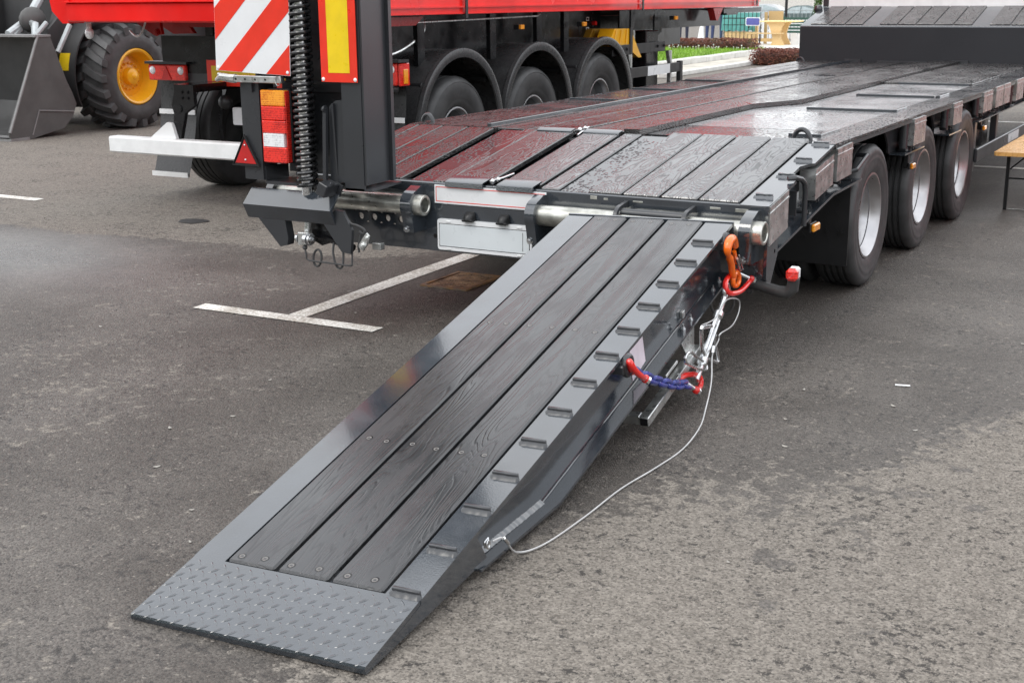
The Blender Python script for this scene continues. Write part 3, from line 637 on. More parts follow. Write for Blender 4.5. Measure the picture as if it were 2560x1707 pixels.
for y in (1.87, 3.12, 4.37):
    c = copy_part(w0, TR, Vector((.865, y, .40)) - off)
    for x in (-1.135, -.865): c = copy_part(w0, TR, Vector((x, y, .40)) - off); c.rotation_euler = (0, 0, PI)
b = M()
for y in (1.87, 3.12, 4.37): b.cyl((-1.0, y, .40), (1.0, y, .40), .065, 14); b.box(-.56, -.42, y - .25, y + .1, .46, .62); b.box(.42, .56, y - .25, y + .1, .46, .62)
P('axle', b, BLACKP)
# gooseneck
b = M(); b.prism([(Y1, .80), (Y1, 1.252), (Y1 + .004, 1.262), (Y1 + .012, 1.266), (9.22, 1.44), (9.22, .80)], 'x', -1.30, 1.30)
b.box(-1.30, 1.30, 9.2201, 12.3, 1.0, 1.44); P('gooseneck', b, PAINT)
b = M(); b.box(-1.30, 1.30, Y1 - .0035, Y1 - .0002, FZ - .02, 1.250); P('gooseneck_face', b, mat('face_paint', (.030, .032, .036), .38, ior=1.35, vs=1.2, var=.08))
b = M(); b.box(-.80, -.63, Y1 - .03, Y1 - .004, FZ + .001, .925); b.box(.29, .45, Y1 - .03, Y1 - .004, FZ + .001, .925); b.box(-.46, .04, Y1 - .04, Y1 - .0045, FZ + .001, .912); P('foot_bracket', b, PAINT2)
sa = math.atan2(.174, .758); GM = Matrix.Translation((0, Y1 + .012, 1.266)) @ Matrix.Rotation(sa, 4, 'X')
for x0, x1 in ((-1.20, -1.023), (-1.012, -.838), (-.828, -.650), (-.473, -.297), (-.288, -.110), (-.101, .070), (.080, .262), (.272, .448), (.617, .812), (.822, 1.0), (1.01, 1.19)):
    b = M(); b.T = GM; b.box(x0, x1, .03, .775, -.002, .012, .004); P('gooseneck_plank', b, WOODF)
b = M(); b.box(-1.24, 1.27, 9.24, 9.28, 1.443, 2.75, .004); b.box(-1.24, 1.27, 9.28, 10.9, 2.70, 2.75); P('front_wall', b, WHITE2)
b = M(); b.box(-1.30, -1.242, 9.235, 9.29, 1.443, 2.75, .004); b.ball((-1.31, 9.1, 1.42), .05, 10); P('corner_post', b, PAINT2)
# ------------------------------------------------------------------ lowered right ramp (local frame: x across, y up the ramp, z out of it)
RO = Vector((.974, -3.196, .022)); rv = Vector((-.066, .977, .202)).normalized(); ru = Vector((.998, .065, .014)); ru = (ru - rv * ru.dot(rv)).normalized(); rw = ru.cross(rv)
RM = Matrix(((ru.x, rv.x, rw.x, RO.x), (ru.y, rv.y, rw.y, RO.y), (ru.z, rv.z, rw.z, RO.z), (0, 0, 0, 1)))
def RW(u, v, w): return RM @ Vector((u, v, w))
HWB, HWT, RL = .376, .390, 3.115
def hw(v): return HWB + (HWT - HWB) * v / RL
b = M()
# side strips (top flanges), toe plate, end bar
for s in (-1, 1):
    i0 = .268 * s
    poly = [(i0, .287), (s * hw(.287), .287), (s * hw(RL), RL), (i0, RL)]
    b.prism(poly if s > 0 else poly[::-1], 'z', -.013, 0)
    # flush nose plate then recessed web, lower flange
    b.prism([(0, -.021), (.30, -.014), (.62, -.014), (.66, -.11), (.60, -.108), (.02, -.0235)], 'x', s * (.372) - .004, s * .372 + .004)
    b.prism([(.62, -.0135), (RL - .02, -.0135), (RL - .02, -.222), (1.16, -.222), (.62, -.112)], 'x', s * .326 - .005, s * .326 + .005)
    b.prism([(.60, -.1125), (1.15, -.2225), (RL - .03, -.2225), (RL - .03, -.2325), (1.148, -.2335), (.60, -.121)], 'x', s * .30, s * .388)
b.prism([(0, -.006), (.004, 0), (.287, 0), (.287, -.013), (.02, -.0215), (0, -.0215)], 'x', -.3755, .3755)
b.box(-.267, .267, .2875, RL, -.060, -.048); b.box(-.321, .321, .30, .36, -.047, -.014)
for v in (.75, 1.45, 2.2, 2.9): b.box(-.32, .32, v - .02, v + .02, -.12, -.0605)
b.prism([(-.392, RL), (.392, RL), (.392, RL + .012), (-.392, RL + .012)], 'z', -.05, .004)
RAMP = obj('loading_ramp', b, PAINT, TR, 30, local=True); RAMP.matrix_local = Matrix.Translation(-off) @ RM; OFF[RAMP.name] = (0, 0, 0)
tag(RAMP, 'lowered loading ramp resting on the asphalt')
def RP(name, b, m, sharp=35): return obj(name, b, m, RAMP, sharp, local=True)
# pressed lozenges of the toe plate
b = M()
vs0 = [(0, 0, .0032), (0, .5, .0028), (0, -.5, .0028)]
def lozenge(b, cx, cy, a, L=.040, w=.0074, h=.0030):
    n = 8; vs = [(cx, cy, h)]; 
    for ring, hh in ((.55, h * .85), (1.0, -.0005)):
        for i in range(n):
            q = 2 * PI * i / n; x = L / 2 * math.cos(q) * ring; y = w / 2 * math.sin(q) * ring
            vs.append((cx + x * math.cos(a) - y * math.sin(a), cy + x * math.sin(a) + y * math.cos(a), hh))
    fs = [(0, 1 + i, 1 + (i + 1) % n) for i in range(n)] + [(1 + i, 1 + n + i, 1 + n + (i + 1) % n, 1 + (i + 1) % n) for i in range(n)]
    b.add(vs, fs)
n_ = 0
for i in range(-20, 21):
    for j in range(0, 16):
        x = i * .0225; y = .014 + j * .0225
        if abs(x) > .364 or y > .274 or (i + j) % 2: continue
        lozenge(b, x, y, math.radians(45 if j % 2 == 0 else -45))
RP('raised_lozenges', b, PAINT, 60)
for x0, x1 in ((-.263, -.102), (-.089, .077), (.090, .256)):
    b = M(); b.box(x0, x1, .293, RL - .004, -.047, .0035, .006); RP('plank', b, WOOD)
SCR = mat('screw_head', (.22, .21, .20), .4, metal=.8)
b0 = None
for v in (.325, 1.018, 1.945, 3.068):
    for u in (-.226, -.150, -.056, .030, .130, .210):
        uu = u + random.uniform(-.006, .006); vv = v + random.uniform(-.006, .006)
        if b0 is None:
            b0 = M(); b0.lathe([(.0090, .0003), (.0082, .0010), (.0060, .0006), (.003, -.0015), (0, -.0015)], (0, 0, 0), 'z', 14); b0.k = 1; b0.lathe([(.0135, .0002), (.0092, .0004)], (0, 0, 0), 'z', 14); sc = RP('screw', b0, [SCR, BLACKP]); sc.location = (uu, vv, .0035)
        else:
            c = sc.copy(); COL.objects.link(c); c.location = (uu, vv, .0035)
for i, v in enumerate((.296, .505, .720, .914, 1.123, 1.333, 1.548, 1.758, 1.973, 2.194, 2.414, 2.638, 2.859)):
    k = .006 * (v / RL); b = M(); x0, x1 = .283 + k, .368 + k * 1.6
    b.box(x0, x1, v - .0, v + .013, -.002, .017, .002)
    vs = []; fs = []; n = 14
    for q in range(n + 1):
        x = x0 - .006 + (x1 - x0 + .014) * q / n; e = 1 if 0 < q < n else .3; d = (.016 + .003 * random.random()) * e; h = (.009 + .0015 * random.random()) * e
        vs += [(x, v + .001, h), (x, v - d * .45, h * .75), (x, v - d, -.001)]
    for q in range(n):
        for k2 in (0, 1): fs.append((3 * q + k2, 3 * q + k2 + 1, 3 * q + k2 + 4, 3 * q + k2 + 3))
    b.add(vs, fs); RP('grip_bar', b, PAINT2, 60)
b = M(); n = 60; vs = []; fs = []
for q in range(n + 1):
    t_ = q / n; v = .70 + .42 * t_; w = -.128 - .087 * t_ + .002; d = .003 + .003 * random.random()
    vs += [(.3312, v, w + d + .004), (.335 + d * .6, v, w + d * .7), (.342 + d, v, w - .004)]
for q in range(n):
    for k2 in (0, 1): fs.append((3 * q + k2, 3 * q + k2 + 1, 3 * q + k2 + 4, 3 * q + k2 + 3))
b.add(vs, fs); RP('weld_bead', b, PAINT, 60)
b = M(); b.tube([(.3335 + .0008 * (i % 2), 1.13 + i * .0655, -.2200) for i in range(31)], .0035, 6); RP('weld_bead', b, PAINT)  # bead along the flange joint, added to catch the sky as a bright line
b = M()
for u, v in ((.36, 2.98), (.36, 2.89), (.36, 2.582), (.36, 2.485)): b.bolt((u, v, -.2225), (0, 0, 1), .008, .008); b.cyl((u, v, -.2225), (u, v, -.200), .0042, 8)
RP('bolt', b, ZINC)
b = M(); b.box(.331, .345, 2.53, 2.56, -.20, -.17, .002); RP('square_stud', b, STEEL)
b = M(); b.prism([(2.105, -.075), (2.118, -.19), (1.975, -.205), (1.968, -.06), (2.03, -.02), (2.11, -.02)], 'x', .3315, .333); RP('white_sticker', b, mat('pale_sticker', (.70, .62, .68), .4))
# ring eyes welded under the side strip
for v0, r in ((2.985, .035), (1.790, .033)):
    b = M(); b.tube([(.395, v0 + r * math.sin(q), -.040 + r * math.cos(q)) for q in np.linspace(0, 2 * PI, 20)[:-1]], .0125, 10, True); b.box(.33, .40, v0 - .055, v0 - .025, -.055, -.020, .004); RP('ring_eye', b, PAINT2)
b = M(); b.tube([(.378 + .006, .665 + .010 * math.cos(q), -.068 + .013 * math.sin(q)) for q in np.linspace(0, 2 * PI, 14)[:-1]], .0032, 7, True); b.box(.372, .380, .655, .685, -.08, -.055, .003); RP('cable_eye', b, ZINC)
# galvanised support frame hanging under the ramp
b = M(); fw = -.362; t_ = .02
def sq(b, p0, p1, t=.019):
    p0 = Vector(p0); p1 = Vector(p1); d = (p1 - p0); L = d.length; T0 = b.T
    zax = Vector((0, 0, 1)); y = d.normalized(); x = y.cross(zax).normalized(); z = x.cross(y)
    b.T = Matrix(((x.x, y.x, z.x, p0.x), (x.y, y.y, z.y, p0.y), (x.z, y.z, z.z, p0.z), (0, 0, 0, 1))); b.box(-t, t, 0, L, -t, t, .003); b.T = T0
sq(b, (.375, 1.95, fw), (.375, 2.60, fw)); sq(b, (-.355, 1.95, fw), (-.355, 2.60, fw)); sq(b, (-.3345, 1.975, fw), (.3545, 1.975, fw))
b.prism([(2.50, fw + .0195), (2.60, fw + .0195), (2.62, -.234), (2.42, -.234)], 'x', .355, .362); b.prism([(2.50, fw + .0195), (2.60, fw + .0195), (2.62, -.234), (2.42, -.234)], 'x', -.362, -.355)
b.box(-.34, .36, 2.26, 2.40, -.335, -.32, .003)
RP('support_frame', b, STEEL)
b = M(); b.box(.360, .390, 1.9485, 1.9495, fw - .015, fw + .015); RP('tube_mouth', b, BLACKP)

# ------------------------------------------------------------------ securing tackle at the ramp's side: each lifts away on its own
def R3(pts): return [tuple(RW(u, v, w)) for u, v, w in pts]
def smooth(pts, n=6, closed=False):
    P_ = [Vector(p) for p in pts]; out = []; N = len(P_)
    for i in range(N if closed else N - 1):
        p0 = P_[i - 1] if (i or closed) else P_[0]; p1 = P_[i]; p2 = P_[(i + 1) % N]; p3 = P_[(i + 2) % N] if (i + 2 < N or closed) else P_[-1]
        for k in range(n):
            t = k / n; out.append(.5 * ((2 * p1) + (p2 - p0) * t + (2 * p0 - 5 * p1 + 4 * p2 - p3) * t * t + (3 * p1 - p0 - 3 * p2 + p3) * t ** 3))
    if not closed: out.append(P_[-1])
    return out
hk = thing('safety_hook', 'orange enamelled safety hook hanging from the ring at the ramp top', 'hook', RW(.42, 2.95, -.1))
path = R3([(.425, 3.02, -.066), (.428, 2.985, -.022), (.43, 2.945, -.008), (.432, 2.905, -.012), (.432, 2.888, -.04), (.43, 2.918, -.078), (.428, 2.945, -.12), (.426, 2.962, -.165), (.424, 2.985, -.20)])
sp_ = smooth(path, 4); nn = len(sp_); b = M(); b.tube(sp_, [.012 + .0085 * math.sin(PI * min(1, (i + 2) / (nn * .6))) ** .6 if i < nn * .6 else .0165 - .0035 * ((i - nn * .6) / (nn * .4)) for i in range(nn)], 12)
b.tube(smooth(R3([(.424, 2.98, -.195), (.424, 2.975, -.225), (.424, 3.01, -.25), (.424, 3.05, -.248), (.424, 3.055, -.215), (.424, 3.02, -.192)]), 4, True), .0115, 10, True)
obj('hook_body', b, ORANGE, hk)
b = M(); b.tube(R3([(.424, 3.005, -.085), (.424, 3.035, -.155)]), [.010, .007], 8); obj('hook_tip', b, ORANGE, hk)
b = M(); b.tube(R3([(.435, 3.01, -.12), (.434, 3.05, -.19)]), [.0075, .005], 6); b.tube(R3([(.44, 3.025, -.11), (.44, 3.075, -.195), (.434, 3.06, -.198)]), .003, 6); obj('latch', b, ZINC, hk)
def shackle(name, label, pts, r, pin, group='red shackles on the ramp tackle'):
    s_ = thing(name, label, 'shackle', Vector(pts[0]), group); b = M(); sm = smooth(pts, 5); b.tube(sm, r, 10)
    for e in (sm[0], sm[-1]): b.ball(e, r * 1.45, 10)
    obj('bow', b, REDEN, s_); b = M(); p0, p1 = Vector(pin[0]), Vector(pin[1]); d = (p1 - p0).normalized()
    b.cyl(p0 - d * .012, p1 + d * .006, r * .75, 10); b.tube([p0 - d * .022, p0 - d * .010], r * 1.35, 6); b.tube([p1 + d * .008, p1 + d * .018], r * 1.3, 6); obj('pin', b, ZINC, s_); return s_
shackle('shackle', 'upper red shackle joining the orange hook to the turnbuckle eye', R3([(.400, 3.100, -.225), (.405, 3.0, -.196), (.415, 2.905, -.180), (.425, 2.862, -.195), (.435, 2.885, -.230), (.445, 2.98, -.265), (.452, 3.06, -.272), (.455, 3.14, -.270)]), .0115, R3([(.400, 3.100, -.225), (.455, 3.14, -.270)]))
shackle('shackle', 'middle red shackle hooked in the black ring at the blue chain start', R3([(.390, 1.835, -.085), (.405, 1.79, -.055), (.415, 1.757, -.012), (.425, 1.742, .0), (.435, 1.75, -.03), (.44, 1.79, -.075), (.435, 1.85, -.12)]), .0115, R3([(.390, 1.835, -.085), (.435, 1.85, -.12)]))
shackle('shackle', 'lowest red shackle between the blue chain and the turnbuckle', R3([(.392, 2.325, -.365), (.40, 2.375, -.372), (.415, 2.45, -.405), (.425, 2.475, -.435), (.43, 2.46, -.455), (.435, 2.42, -.452), (.44, 2.372, -.434)]), .0115, R3([(.392, 2.325, -.365), (.44, 2.372, -.434)]))
# blue chain
ch = thing('chain', 'short blue enamelled chain hanging below the ramp side', 'chain', RW(.42, 2.1, -.25))
cp = smooth(R3([(.415, 1.835, -.085), (.418, 1.90, -.140), (.42, 1.99, -.20), (.42, 2.09, -.262), (.418, 2.20, -.325), (.415, 2.28, -.362), (.414, 2.35, -.402)]), 24)
L = [0]
for i in range(1, len(cp)): L.append(L[-1] + (cp[i] - cp[i - 1]).length)
nl = 11
for k in range(nl):
    t = (k + .5) / nl * L[-1]; i = max(1, min(len(cp) - 1, int(np.searchsorted(L, t)))); c = cp[i]; d = (cp[i] - cp[i - 1]).normalized()
    sd_ = d.cross(rw).normalized(); sd_ = (Matrix.Rotation(PI / 4 + (PI / 2 if k % 2 else 0), 3, d) @ sd_)
    hl, r1 = L[-1] / nl * .5 + .002, .0145; pts = []
    for q in np.linspace(-PI / 2, PI / 2, 6): pts.append(c + d * (hl + r1 * math.cos(q) - .002) + sd_ * r1 * math.sin(q))
    for q in np.linspace(PI / 2, 1.5 * PI, 6): pts.append(c + d * (-hl + r1 * math.cos(q) + .002) + sd_ * r1 * math.sin(q))
    b = M(); b.tube(pts, .0090, 8, True); obj('link', b, BLUE, ch)
# turnbuckle
tb = thing('turnbuckle', 'zinc plated turnbuckle with folding handles beside the lowered ramp', 'turnbuckle', RW(.42, 2.7, -.3))
ec = RW(.42, 2.885, -.222); ax = (RW(.42, 2.43, -.425) - RW(.42, 2.83, -.248)).normalized(); sx_ = ax.cross(ru).normalized()
b = M(); b.tube([ec + (ax * math.cos(q) + sx_ * math.sin(q)) * .031 for q in np.linspace(0, 2 * PI, 20)[:-1]], .0095, 10, True); b.tube([ec + ax * .038, ec + ax * .15], .0125, 12); obj('eye_bolt', b, ZINC, tb)
p0 = ec + ax * .135; p1 = ec + ax * .395
b = M(); b.tube([p0 - ax * .018, p0 - ax * .012, p0 + ax * .012, p0 + ax * .018], [.015, .0215, .0215, .015], 14); b.tube([p1 - ax * .022, p1 - ax * .014, p1 + ax * .014, p1 + ax * .024], [.015, .0225, .0225, .016], 14)
for s in (-1, 1): b.tube([p0 + sx_ * s * .019, p1 + sx_ * s * .019], .0105, 10)
obj('body', b, ZINC, tb)
b = M(); b.tube([p0 + ax * .01, p0 + ax * .06], .0085, 10); b.tube([p1 - ax * .06, p1], .0085, 10); obj('spindle', b, STEEL, tb)
b = M(); b.tube([p1 + ax * .02, p1 + ax * .10, RW(.418, 2.435, -.42)], [.0145, .0145, .0125], 12); obj('lower_rod', b, ZINC, tb)
b = M(); b.tube(smooth(R3([(.43, 2.63, -.268), (.44, 2.50, -.212), (.44, 2.478, -.215), (.43, 2.50, -.30), (.425, 2.53, -.355)]), 4), .0088, 8); obj('handle', b, ZINC, tb)
b = M(); b.tube(smooth(R3([(.41, 2.735, -.36), (.40, 2.755, -.40), (.40, 2.785, -.49), (.40, 2.765, -.505), (.405, 2.65, -.435), (.41, 2.60, -.41)]), 4), .0088, 8); obj('handle', b, ZINC, tb)
b = M(); b.tube(smooth(R3([(.42, 2.56, -.405), (.435, 2.46, -.34), (.44, 2.34, -.25), (.442, 2.275, -.23), (.44, 2.268, -.255), (.438, 2.33, -.30), (.43, 2.46, -.385), (.42, 2.565, -.44), (.415, 2.585, -.43)]), 4), .0068, 8); obj('lock_bail', b, ZINC, tb)
# steel cable from turnbuckle to the ramp nose
wc = thing('steel_cable', 'thin grey steel cable curving over the asphalt to the ramp nose', 'cable', (1.38, -1.5, 0))
q0 = RW(.43, 2.93, -.31)
pts = [RW(.415, 2.55, -.23), RW(.44, 2.66, -.245), RW(.445, 2.80, -.225), RW(.45, 2.955, -.29), RW(.45, 2.955, -.345), RW(.45, 2.85, -.365), RW(.445, 2.70, -.335), RW(.44, 2.685, -.36), Vector((1.26, -.60, .19)), Vector((1.316, -.75, .121)), Vector((1.36, -.92, .06)), Vector((1.387, -1.05, .027)), Vector((1.401, -1.25, .006)), Vector((1.392, -1.48, .006)), Vector((1.37, -1.717, .006)), Vector((1.372, -2.0, .006)), Vector((1.36, -2.25, .006)), Vector((1.33, -2.37, .02)), RW(.41, .715, -.075), RW(.392, .680, -.066)]
b = M(); b.tube(smooth(pts, 8), .0032, 6); obj('wire', b, mat('wire_rope', (.52, .52, .52), .4, metal=.5), wc)
b = M(); q_ = RW(.41, .715, -.075); b.cyl(q_, q_ + (Vector((1.33, -2.37, .02)) - q_) * .35, .0055, 8); b.cyl((1.262, -.60, .20), (1.258, -.585, .225), .006, 8); obj('ferrule', b, ZINC, wc)

# ------------------------------------------------------------------ left ramp, folded upright, with its springs, lamps and signs
def UR(name, b, m, parent=None, sharp=35): return obj(name, b, m, parent or LRAMP, sharp)
HT = 3.45
b = M()
b.box(-.802, -.685, -.305, -.293, .70, HT); b.box(-.700, -.685, -.2925, -.06, .728, HT); b.box(-.790, -.685, -.0595, -.050, .735, HT)
b.prism([(-.305, .70), (-.05, .712), (-.05, .722), (-.305, .712)], 'x', -.802, -.64); b.box(-.684, -.664, -.085, -.06, .73, HT); b.box(-.684, -.672, -.30, -.27, .73, HT)
b.box(-1.325, -.803, -.085, -.070, .74, HT); b.box(-1.34, -1.326, -.30, -.07, 1.22, HT)
for z in (1.16, 1.45, 1.9, 2.4, 2.9): b.box(-1.32, -.805, -.12, -.0855, z, z + .05)
LRAMP = P('loading_ramp', b, PAINT2, sharp=30); tag(LRAMP, 'loading ramp folded upright')
for x0, x1 in ((-1.31, -1.14), (-1.13, -.96), (-.95, -.81)):
    b = M(); b.box(x0, x1, -.0695, -.03, .76, HT); UR('plank', b, WOOD)
b = M(); b.box(-1.432, -1.312, -.315, -.304, .722, 1.21); b.box(-1.318, -1.312, -.3035, -.20, .722, 1.21); b.box(-1.432, -1.426, -.3035, -.20, .722, 1.21); b.box(-1.31, -.90, -.30, -.12, .70, .716); b.box(-1.312, -1.305, -.30, -.12, .716, .79)
b.prism([(-1.40, 1.212), (-1.345, 1.165), (-1.345, 1.225), (-1.40, 1.225)], 'y', -.33, -.316); UR('lamp_bracket', b, PAINT2)
# tail lamp
b = M(); b.box(-1.288, -1.128, -.300, -.262, .812, 1.184, .012); b.prism([(-1.128, .84), (-1.128, 1.15), (-1.30, 1.15), (-1.30, .84)], 'y', -.2615, -.13); LMP = P('tail_lamp', b, PLASTIC); b = M(); b.box(-1.1325, -1.128, -.335, -.3005, .82, 1.176, .002); b.box(-1.2882, -1.2835, -.335, -.3005, .82, 1.176, .002); P('side_rim', b, LRED, LMP)
for z0, z1, m in ((1.101, 1.180, LAMB), (1.030, 1.1005, LRED), (.965, 1.0295, LRED), (.8975, .9645, LCLR), (.817, .897, LRED)):
    b = M(); x0, x1 = (-1.283, -1.133) if m is not LCLR else (-1.278, -1.145); b.box(x0, x1, -.342, -.3005, z0, z1, .005 if m is not LCLR else .002); P('lens', b, m, LMP)
# spring and its rod
SX, SY = -1.041, -.300
b = M(); pitch = .0310; z = .690; pts = []; k = 0; N1 = int((2.35 - .69) / pitch * 14)
for i in range(N1 + 1):
    q = 2 * PI * i / 14; pts.append((SX + .0475 * math.cos(q), SY + .0475 * math.sin(q), .690 + pitch * i / 14))
b.tube(pts, .0105, 8); SPR = P('coil_spring', b, mat('spring_paint', (.012, .012, .013), .22, ior=1.7)); 
b = M(); b.cyl((SX, SY, .63), (SX, SY, 2.40), .0315, 16); P('guide_rod', b, ZINC, SPR)
# signs
st = math.radians(-2.3); SG = Matrix.Translation((-1.333, -.345, 1.262)) @ Matrix.Rotation(-st, 4, 'Y')
b = M(); b.T = SG; b.box(-.222, .256, -.003, .0, .0, .80); SGN = P('warning_sign', b, WHITE)
def clip(poly, a, c, d, keep):   # half plane a*x+c*y>=d
    out = []
    for i in range(len(poly)):
        p, q = poly[i], poly[(i + 1) % len(poly)]; f, g = (a * p[0] + c * p[1] - d) * keep, (a * q[0] + c * q[1] - d) * keep
        if f >= 0: out.append(p)
        if (f >= 0) != (g >= 0): t = f / (f - g); out.append((p[0] + t * (q[0] - p[0]), p[1] + t * (q[1] - p[1])))
    return out
b = M(); b.T = SG   # 45 degree red bands rising to the right
def band(lo, hi):
    pl = [(-.220, .002), (.254, .002), (.254, .798), (-.220, .798)]
    pl = clip(pl, -1, 1, lo, 1); pl = clip(pl, -1, 1, hi, -1) if pl else pl
    if len(pl) > 2: b.prism(pl, 'y', -.0045, -.0032)
for lo, hi in ((-9, -.103), (.055, .21), (.371, .528), (.686, .845)): band(lo, hi)
P('red_stripes', b, REDRET, SGN)
b = M(); b.T = SG
for x, z in ((-.207, .014), (.240, .016)): b.ball((x, -.005, z), .009, 10, (1, .5, 1))
P('rivet', b, WHITE2, SGN)
b = M(); b.box(-.909, -.694, -.318, -.314, 1.227, 1.76); Y = P('reflector_plate', b, REDRET)
b = M(); b.box(-.864, -.737, -.3195, -.3182, 1.271, 1.72); P('yellow_field', b, YELRET, Y)
b = M()
for x in (-.897, -.706): b.ball((x, -.319, 1.24), .010, 10, (1, .5, 1))
P('rivet', b, WHITE2, Y)
# galvanised telescopic bracket under the striped sign
b = M(); b.box(-1.44, -1.137, -.352, -.318, 1.214, 1.248, .003); b.tube([(-1.565, -.34, 1.222), (-1.53, -.345, 1.238), (-1.47, -.34, 1.232), (-1.44, -.336, 1.231)], [.010, .018, .022, .024], 8); b.tube([(-1.55, -.34, 1.25), (-1.49, -.34, 1.245)], .010, 8)
b.tube([(-1.152 + .016 * math.cos(q), -.356, 1.226 + .022 * math.sin(q)) for q in np.linspace(0, 2 * PI, 16)[:-1]], .002, 6, True); BR = P('sign_bracket', b, STEEL)
b = M(); [b.cyl((x, -.3535, 1.231), (x, -.3519, 1.231), .0055, 10) for x in (-1.425, -1.365, -1.30, -1.235)]; P('pin_hole', b, BLACKP, BR)
# red triangle
tri = [(-1.411, .945), (-1.496, .794), (-1.324, .793)]
b = M(); b.prism(tri, 'y', -.330, -.318); T3 = P('warning_triangle', b, PLASTIC); b = M(); b.tube([(x, -.330, z) for x, z in tri], .007, 8, True); P('rim', b, PLASTIC, T3)
ct = (sum(p[0] for p in tri) / 3, sum(p[1] for p in tri) / 3); b = M(); b.prism([(ct[0] + (p[0] - ct[0]) * .80, ct[1] + (p[1] - ct[1]) * .80) for p in tri], 'y', -.3325, -.3302); P('red_field', b, LDRED, T3)
b = M(); [b.ball((-1.4095, -.333, z), .006, 8) for z in (.897, .822)]; P('screw', b, ZINC, T3)
# strut and stop block
b = M(); b.tube([(-.900, -.31, 1.10), (-.905, -.31, 1.02), (-.921, -.31, .69)], .014, 4); b.prism([(-.90, 1.105), (-.86, 1.135), (-.80, 1.14), (-.80, .74), (-.91, .72)], 'y', -.28, -.268); b.prism([(-.30, 1.12), (-.15, 1.14), (-.15, .76), (-.28, .74)], 'x', -.872, -.862); b.bolt((-.895, -.315, 1.095), (-1, 0, 0), .014, .018); UR('strut', b, PAINT2)
b = M(); b.T = Matrix.Translation((-.872, -.36, .712)) @ Matrix.Rotation(math.radians(24), 4, 'Y'); b.box(-.028, .028, -.05, .05, -.035, .03, .004); b.box(.0, .05, .0505, .06, -.03, .03); b.T = None; b.bolt((-.845, -.36, .735), (1, 0, 0), .009, .012); UR('stop_block', b, PAINT2)
# bent foot sheet and legs below
b = M(); b.prism([(-.312, .679), (-.300, .679), (-.372, .603), (-.343, .535), (-.353, .530), (-.389, .604)], 'x', -1.398, -.838)
b.prism([(-1.398, .60), (-1.36, .53), (-1.398, .53)], 'y', -.40, -.399) if False else None
FT = P('foot_sheet', b, PAINT)
b = M(); b.prism([(-1.335, .535), (-1.196, .392), (-1.150, .402), (-1.142, .44), (-1.158, .533)], 'y', -.352, -.30); P('leg_plate', b, PAINT2, FT)
b = M(); b.prism([(-.915, .534), (-.806, .396), (-.752, .390), (-.738, .511), (-.79, .60), (-.836, .607)], 'y', -.352, -.335); P('leg_plate', b, PAINT2, FT)
b = M(); b.prism([(-1.08, .60), (-1.02, .60), (-.88, .47), (-.90, .43), (-.99, .40), (-1.04, .42)], 'y', -.27, -.25); b.tube([(-1.02, -.26, .45), (-.86, -.26, .42), (-.80, -.26, .40)], .02, 8); P('rocker_arm', b, BLACKP, FT)
b = M(); b.cyl((-1.041, -.325, .47), (-1.041, -.305, .63), .0135, 12)
for i in range(16): b.cyl((-1.041, -.324 + .00125 * i, .478 + .0035 * i), (-1.041, -.3235 + .00125 * i, .4795 + .0035 * i), .0155, 10)
P('threaded_rod', b, STEEL, FT)
b = M(); b.box(-1.086, -1.046, -.350, -.31, .408, .475, .005); P('clevis', b, STEEL, FT)
b = M(); b.cyl((-1.04, -.33, .440), (-1.018, -.335, .440), .034, 20); b.cyl((-1.0175, -.335, .440), (-1.004, -.336, .440), .027, 18); b.bolt((-1.004, -.336, .440), (1, -.1, 0), .012, .012); b.cyl((-1.10, -.33, .44), (-1.088, -.33, .44), .024, 16); P('pivot_bolt', b, ZINC, FT)
b = M(); b.tube(smooth([(-1.06, -.33, .42), (-1.045, -.335, .36), (-1.03, -.335, .332), (-.90, -.337, .330), (-.77, -.338, .328), (-.757, -.336, .345), (-.755, -.333, .40), (-.745, -.33, .50)], 4), .0048, 7)
b.tube([(-.985 + .026 * math.cos(q) + .006 * math.sin(q), -.32, .345 + .044 * math.sin(q)) for q in np.linspace(0, 2 * PI, 20)[:-1]], .006, 7, True)
b.tube(smooth([(-.885, -.31, .43), (-.885, -.32, .38), (-.868, -.325, .325), (-.848, -.325, .305), (-.826, -.325, .318), (-.822, -.32, .36), (-.828, -.31, .42)], 4), .006, 7); b.ball((-1.055, -.33, .395), .014, 8); P('cable_loop', b, RUBBER, FT)
b = M(); b.tube(smooth([(-.80, -.33, .60), (-.76, -.335, .545), (-.72, -.335, .535), (-.685, -.33, .52), (-.675, -.33, .505), (-.69, -.33, .495), (-.71, -.33, .505)], 4), .0065, 7); b.tube([(-.70, -.33, .49), (-.715, -.335, .43), (-.712, -.335, .40)], .006, 7); P('brake_wire', b, RUBBER, FT)
b = M(); b.prism([(-.715, .43), (-.69, .408), (-.665, .44), (-.650, .485), (-.665, .50), (-.69, .47)], 'y', -.335, -.322); b.bolt((-.69, -.335, .435), (0, -1, 0), .014, .014); b.bolt((-.662, -.335, .475), (0, -1, 0), .010, .010); b.box(-.68, -.628, -.27, -.23, .405, .440, .003); P('link_plate', b, STEEL, FT)
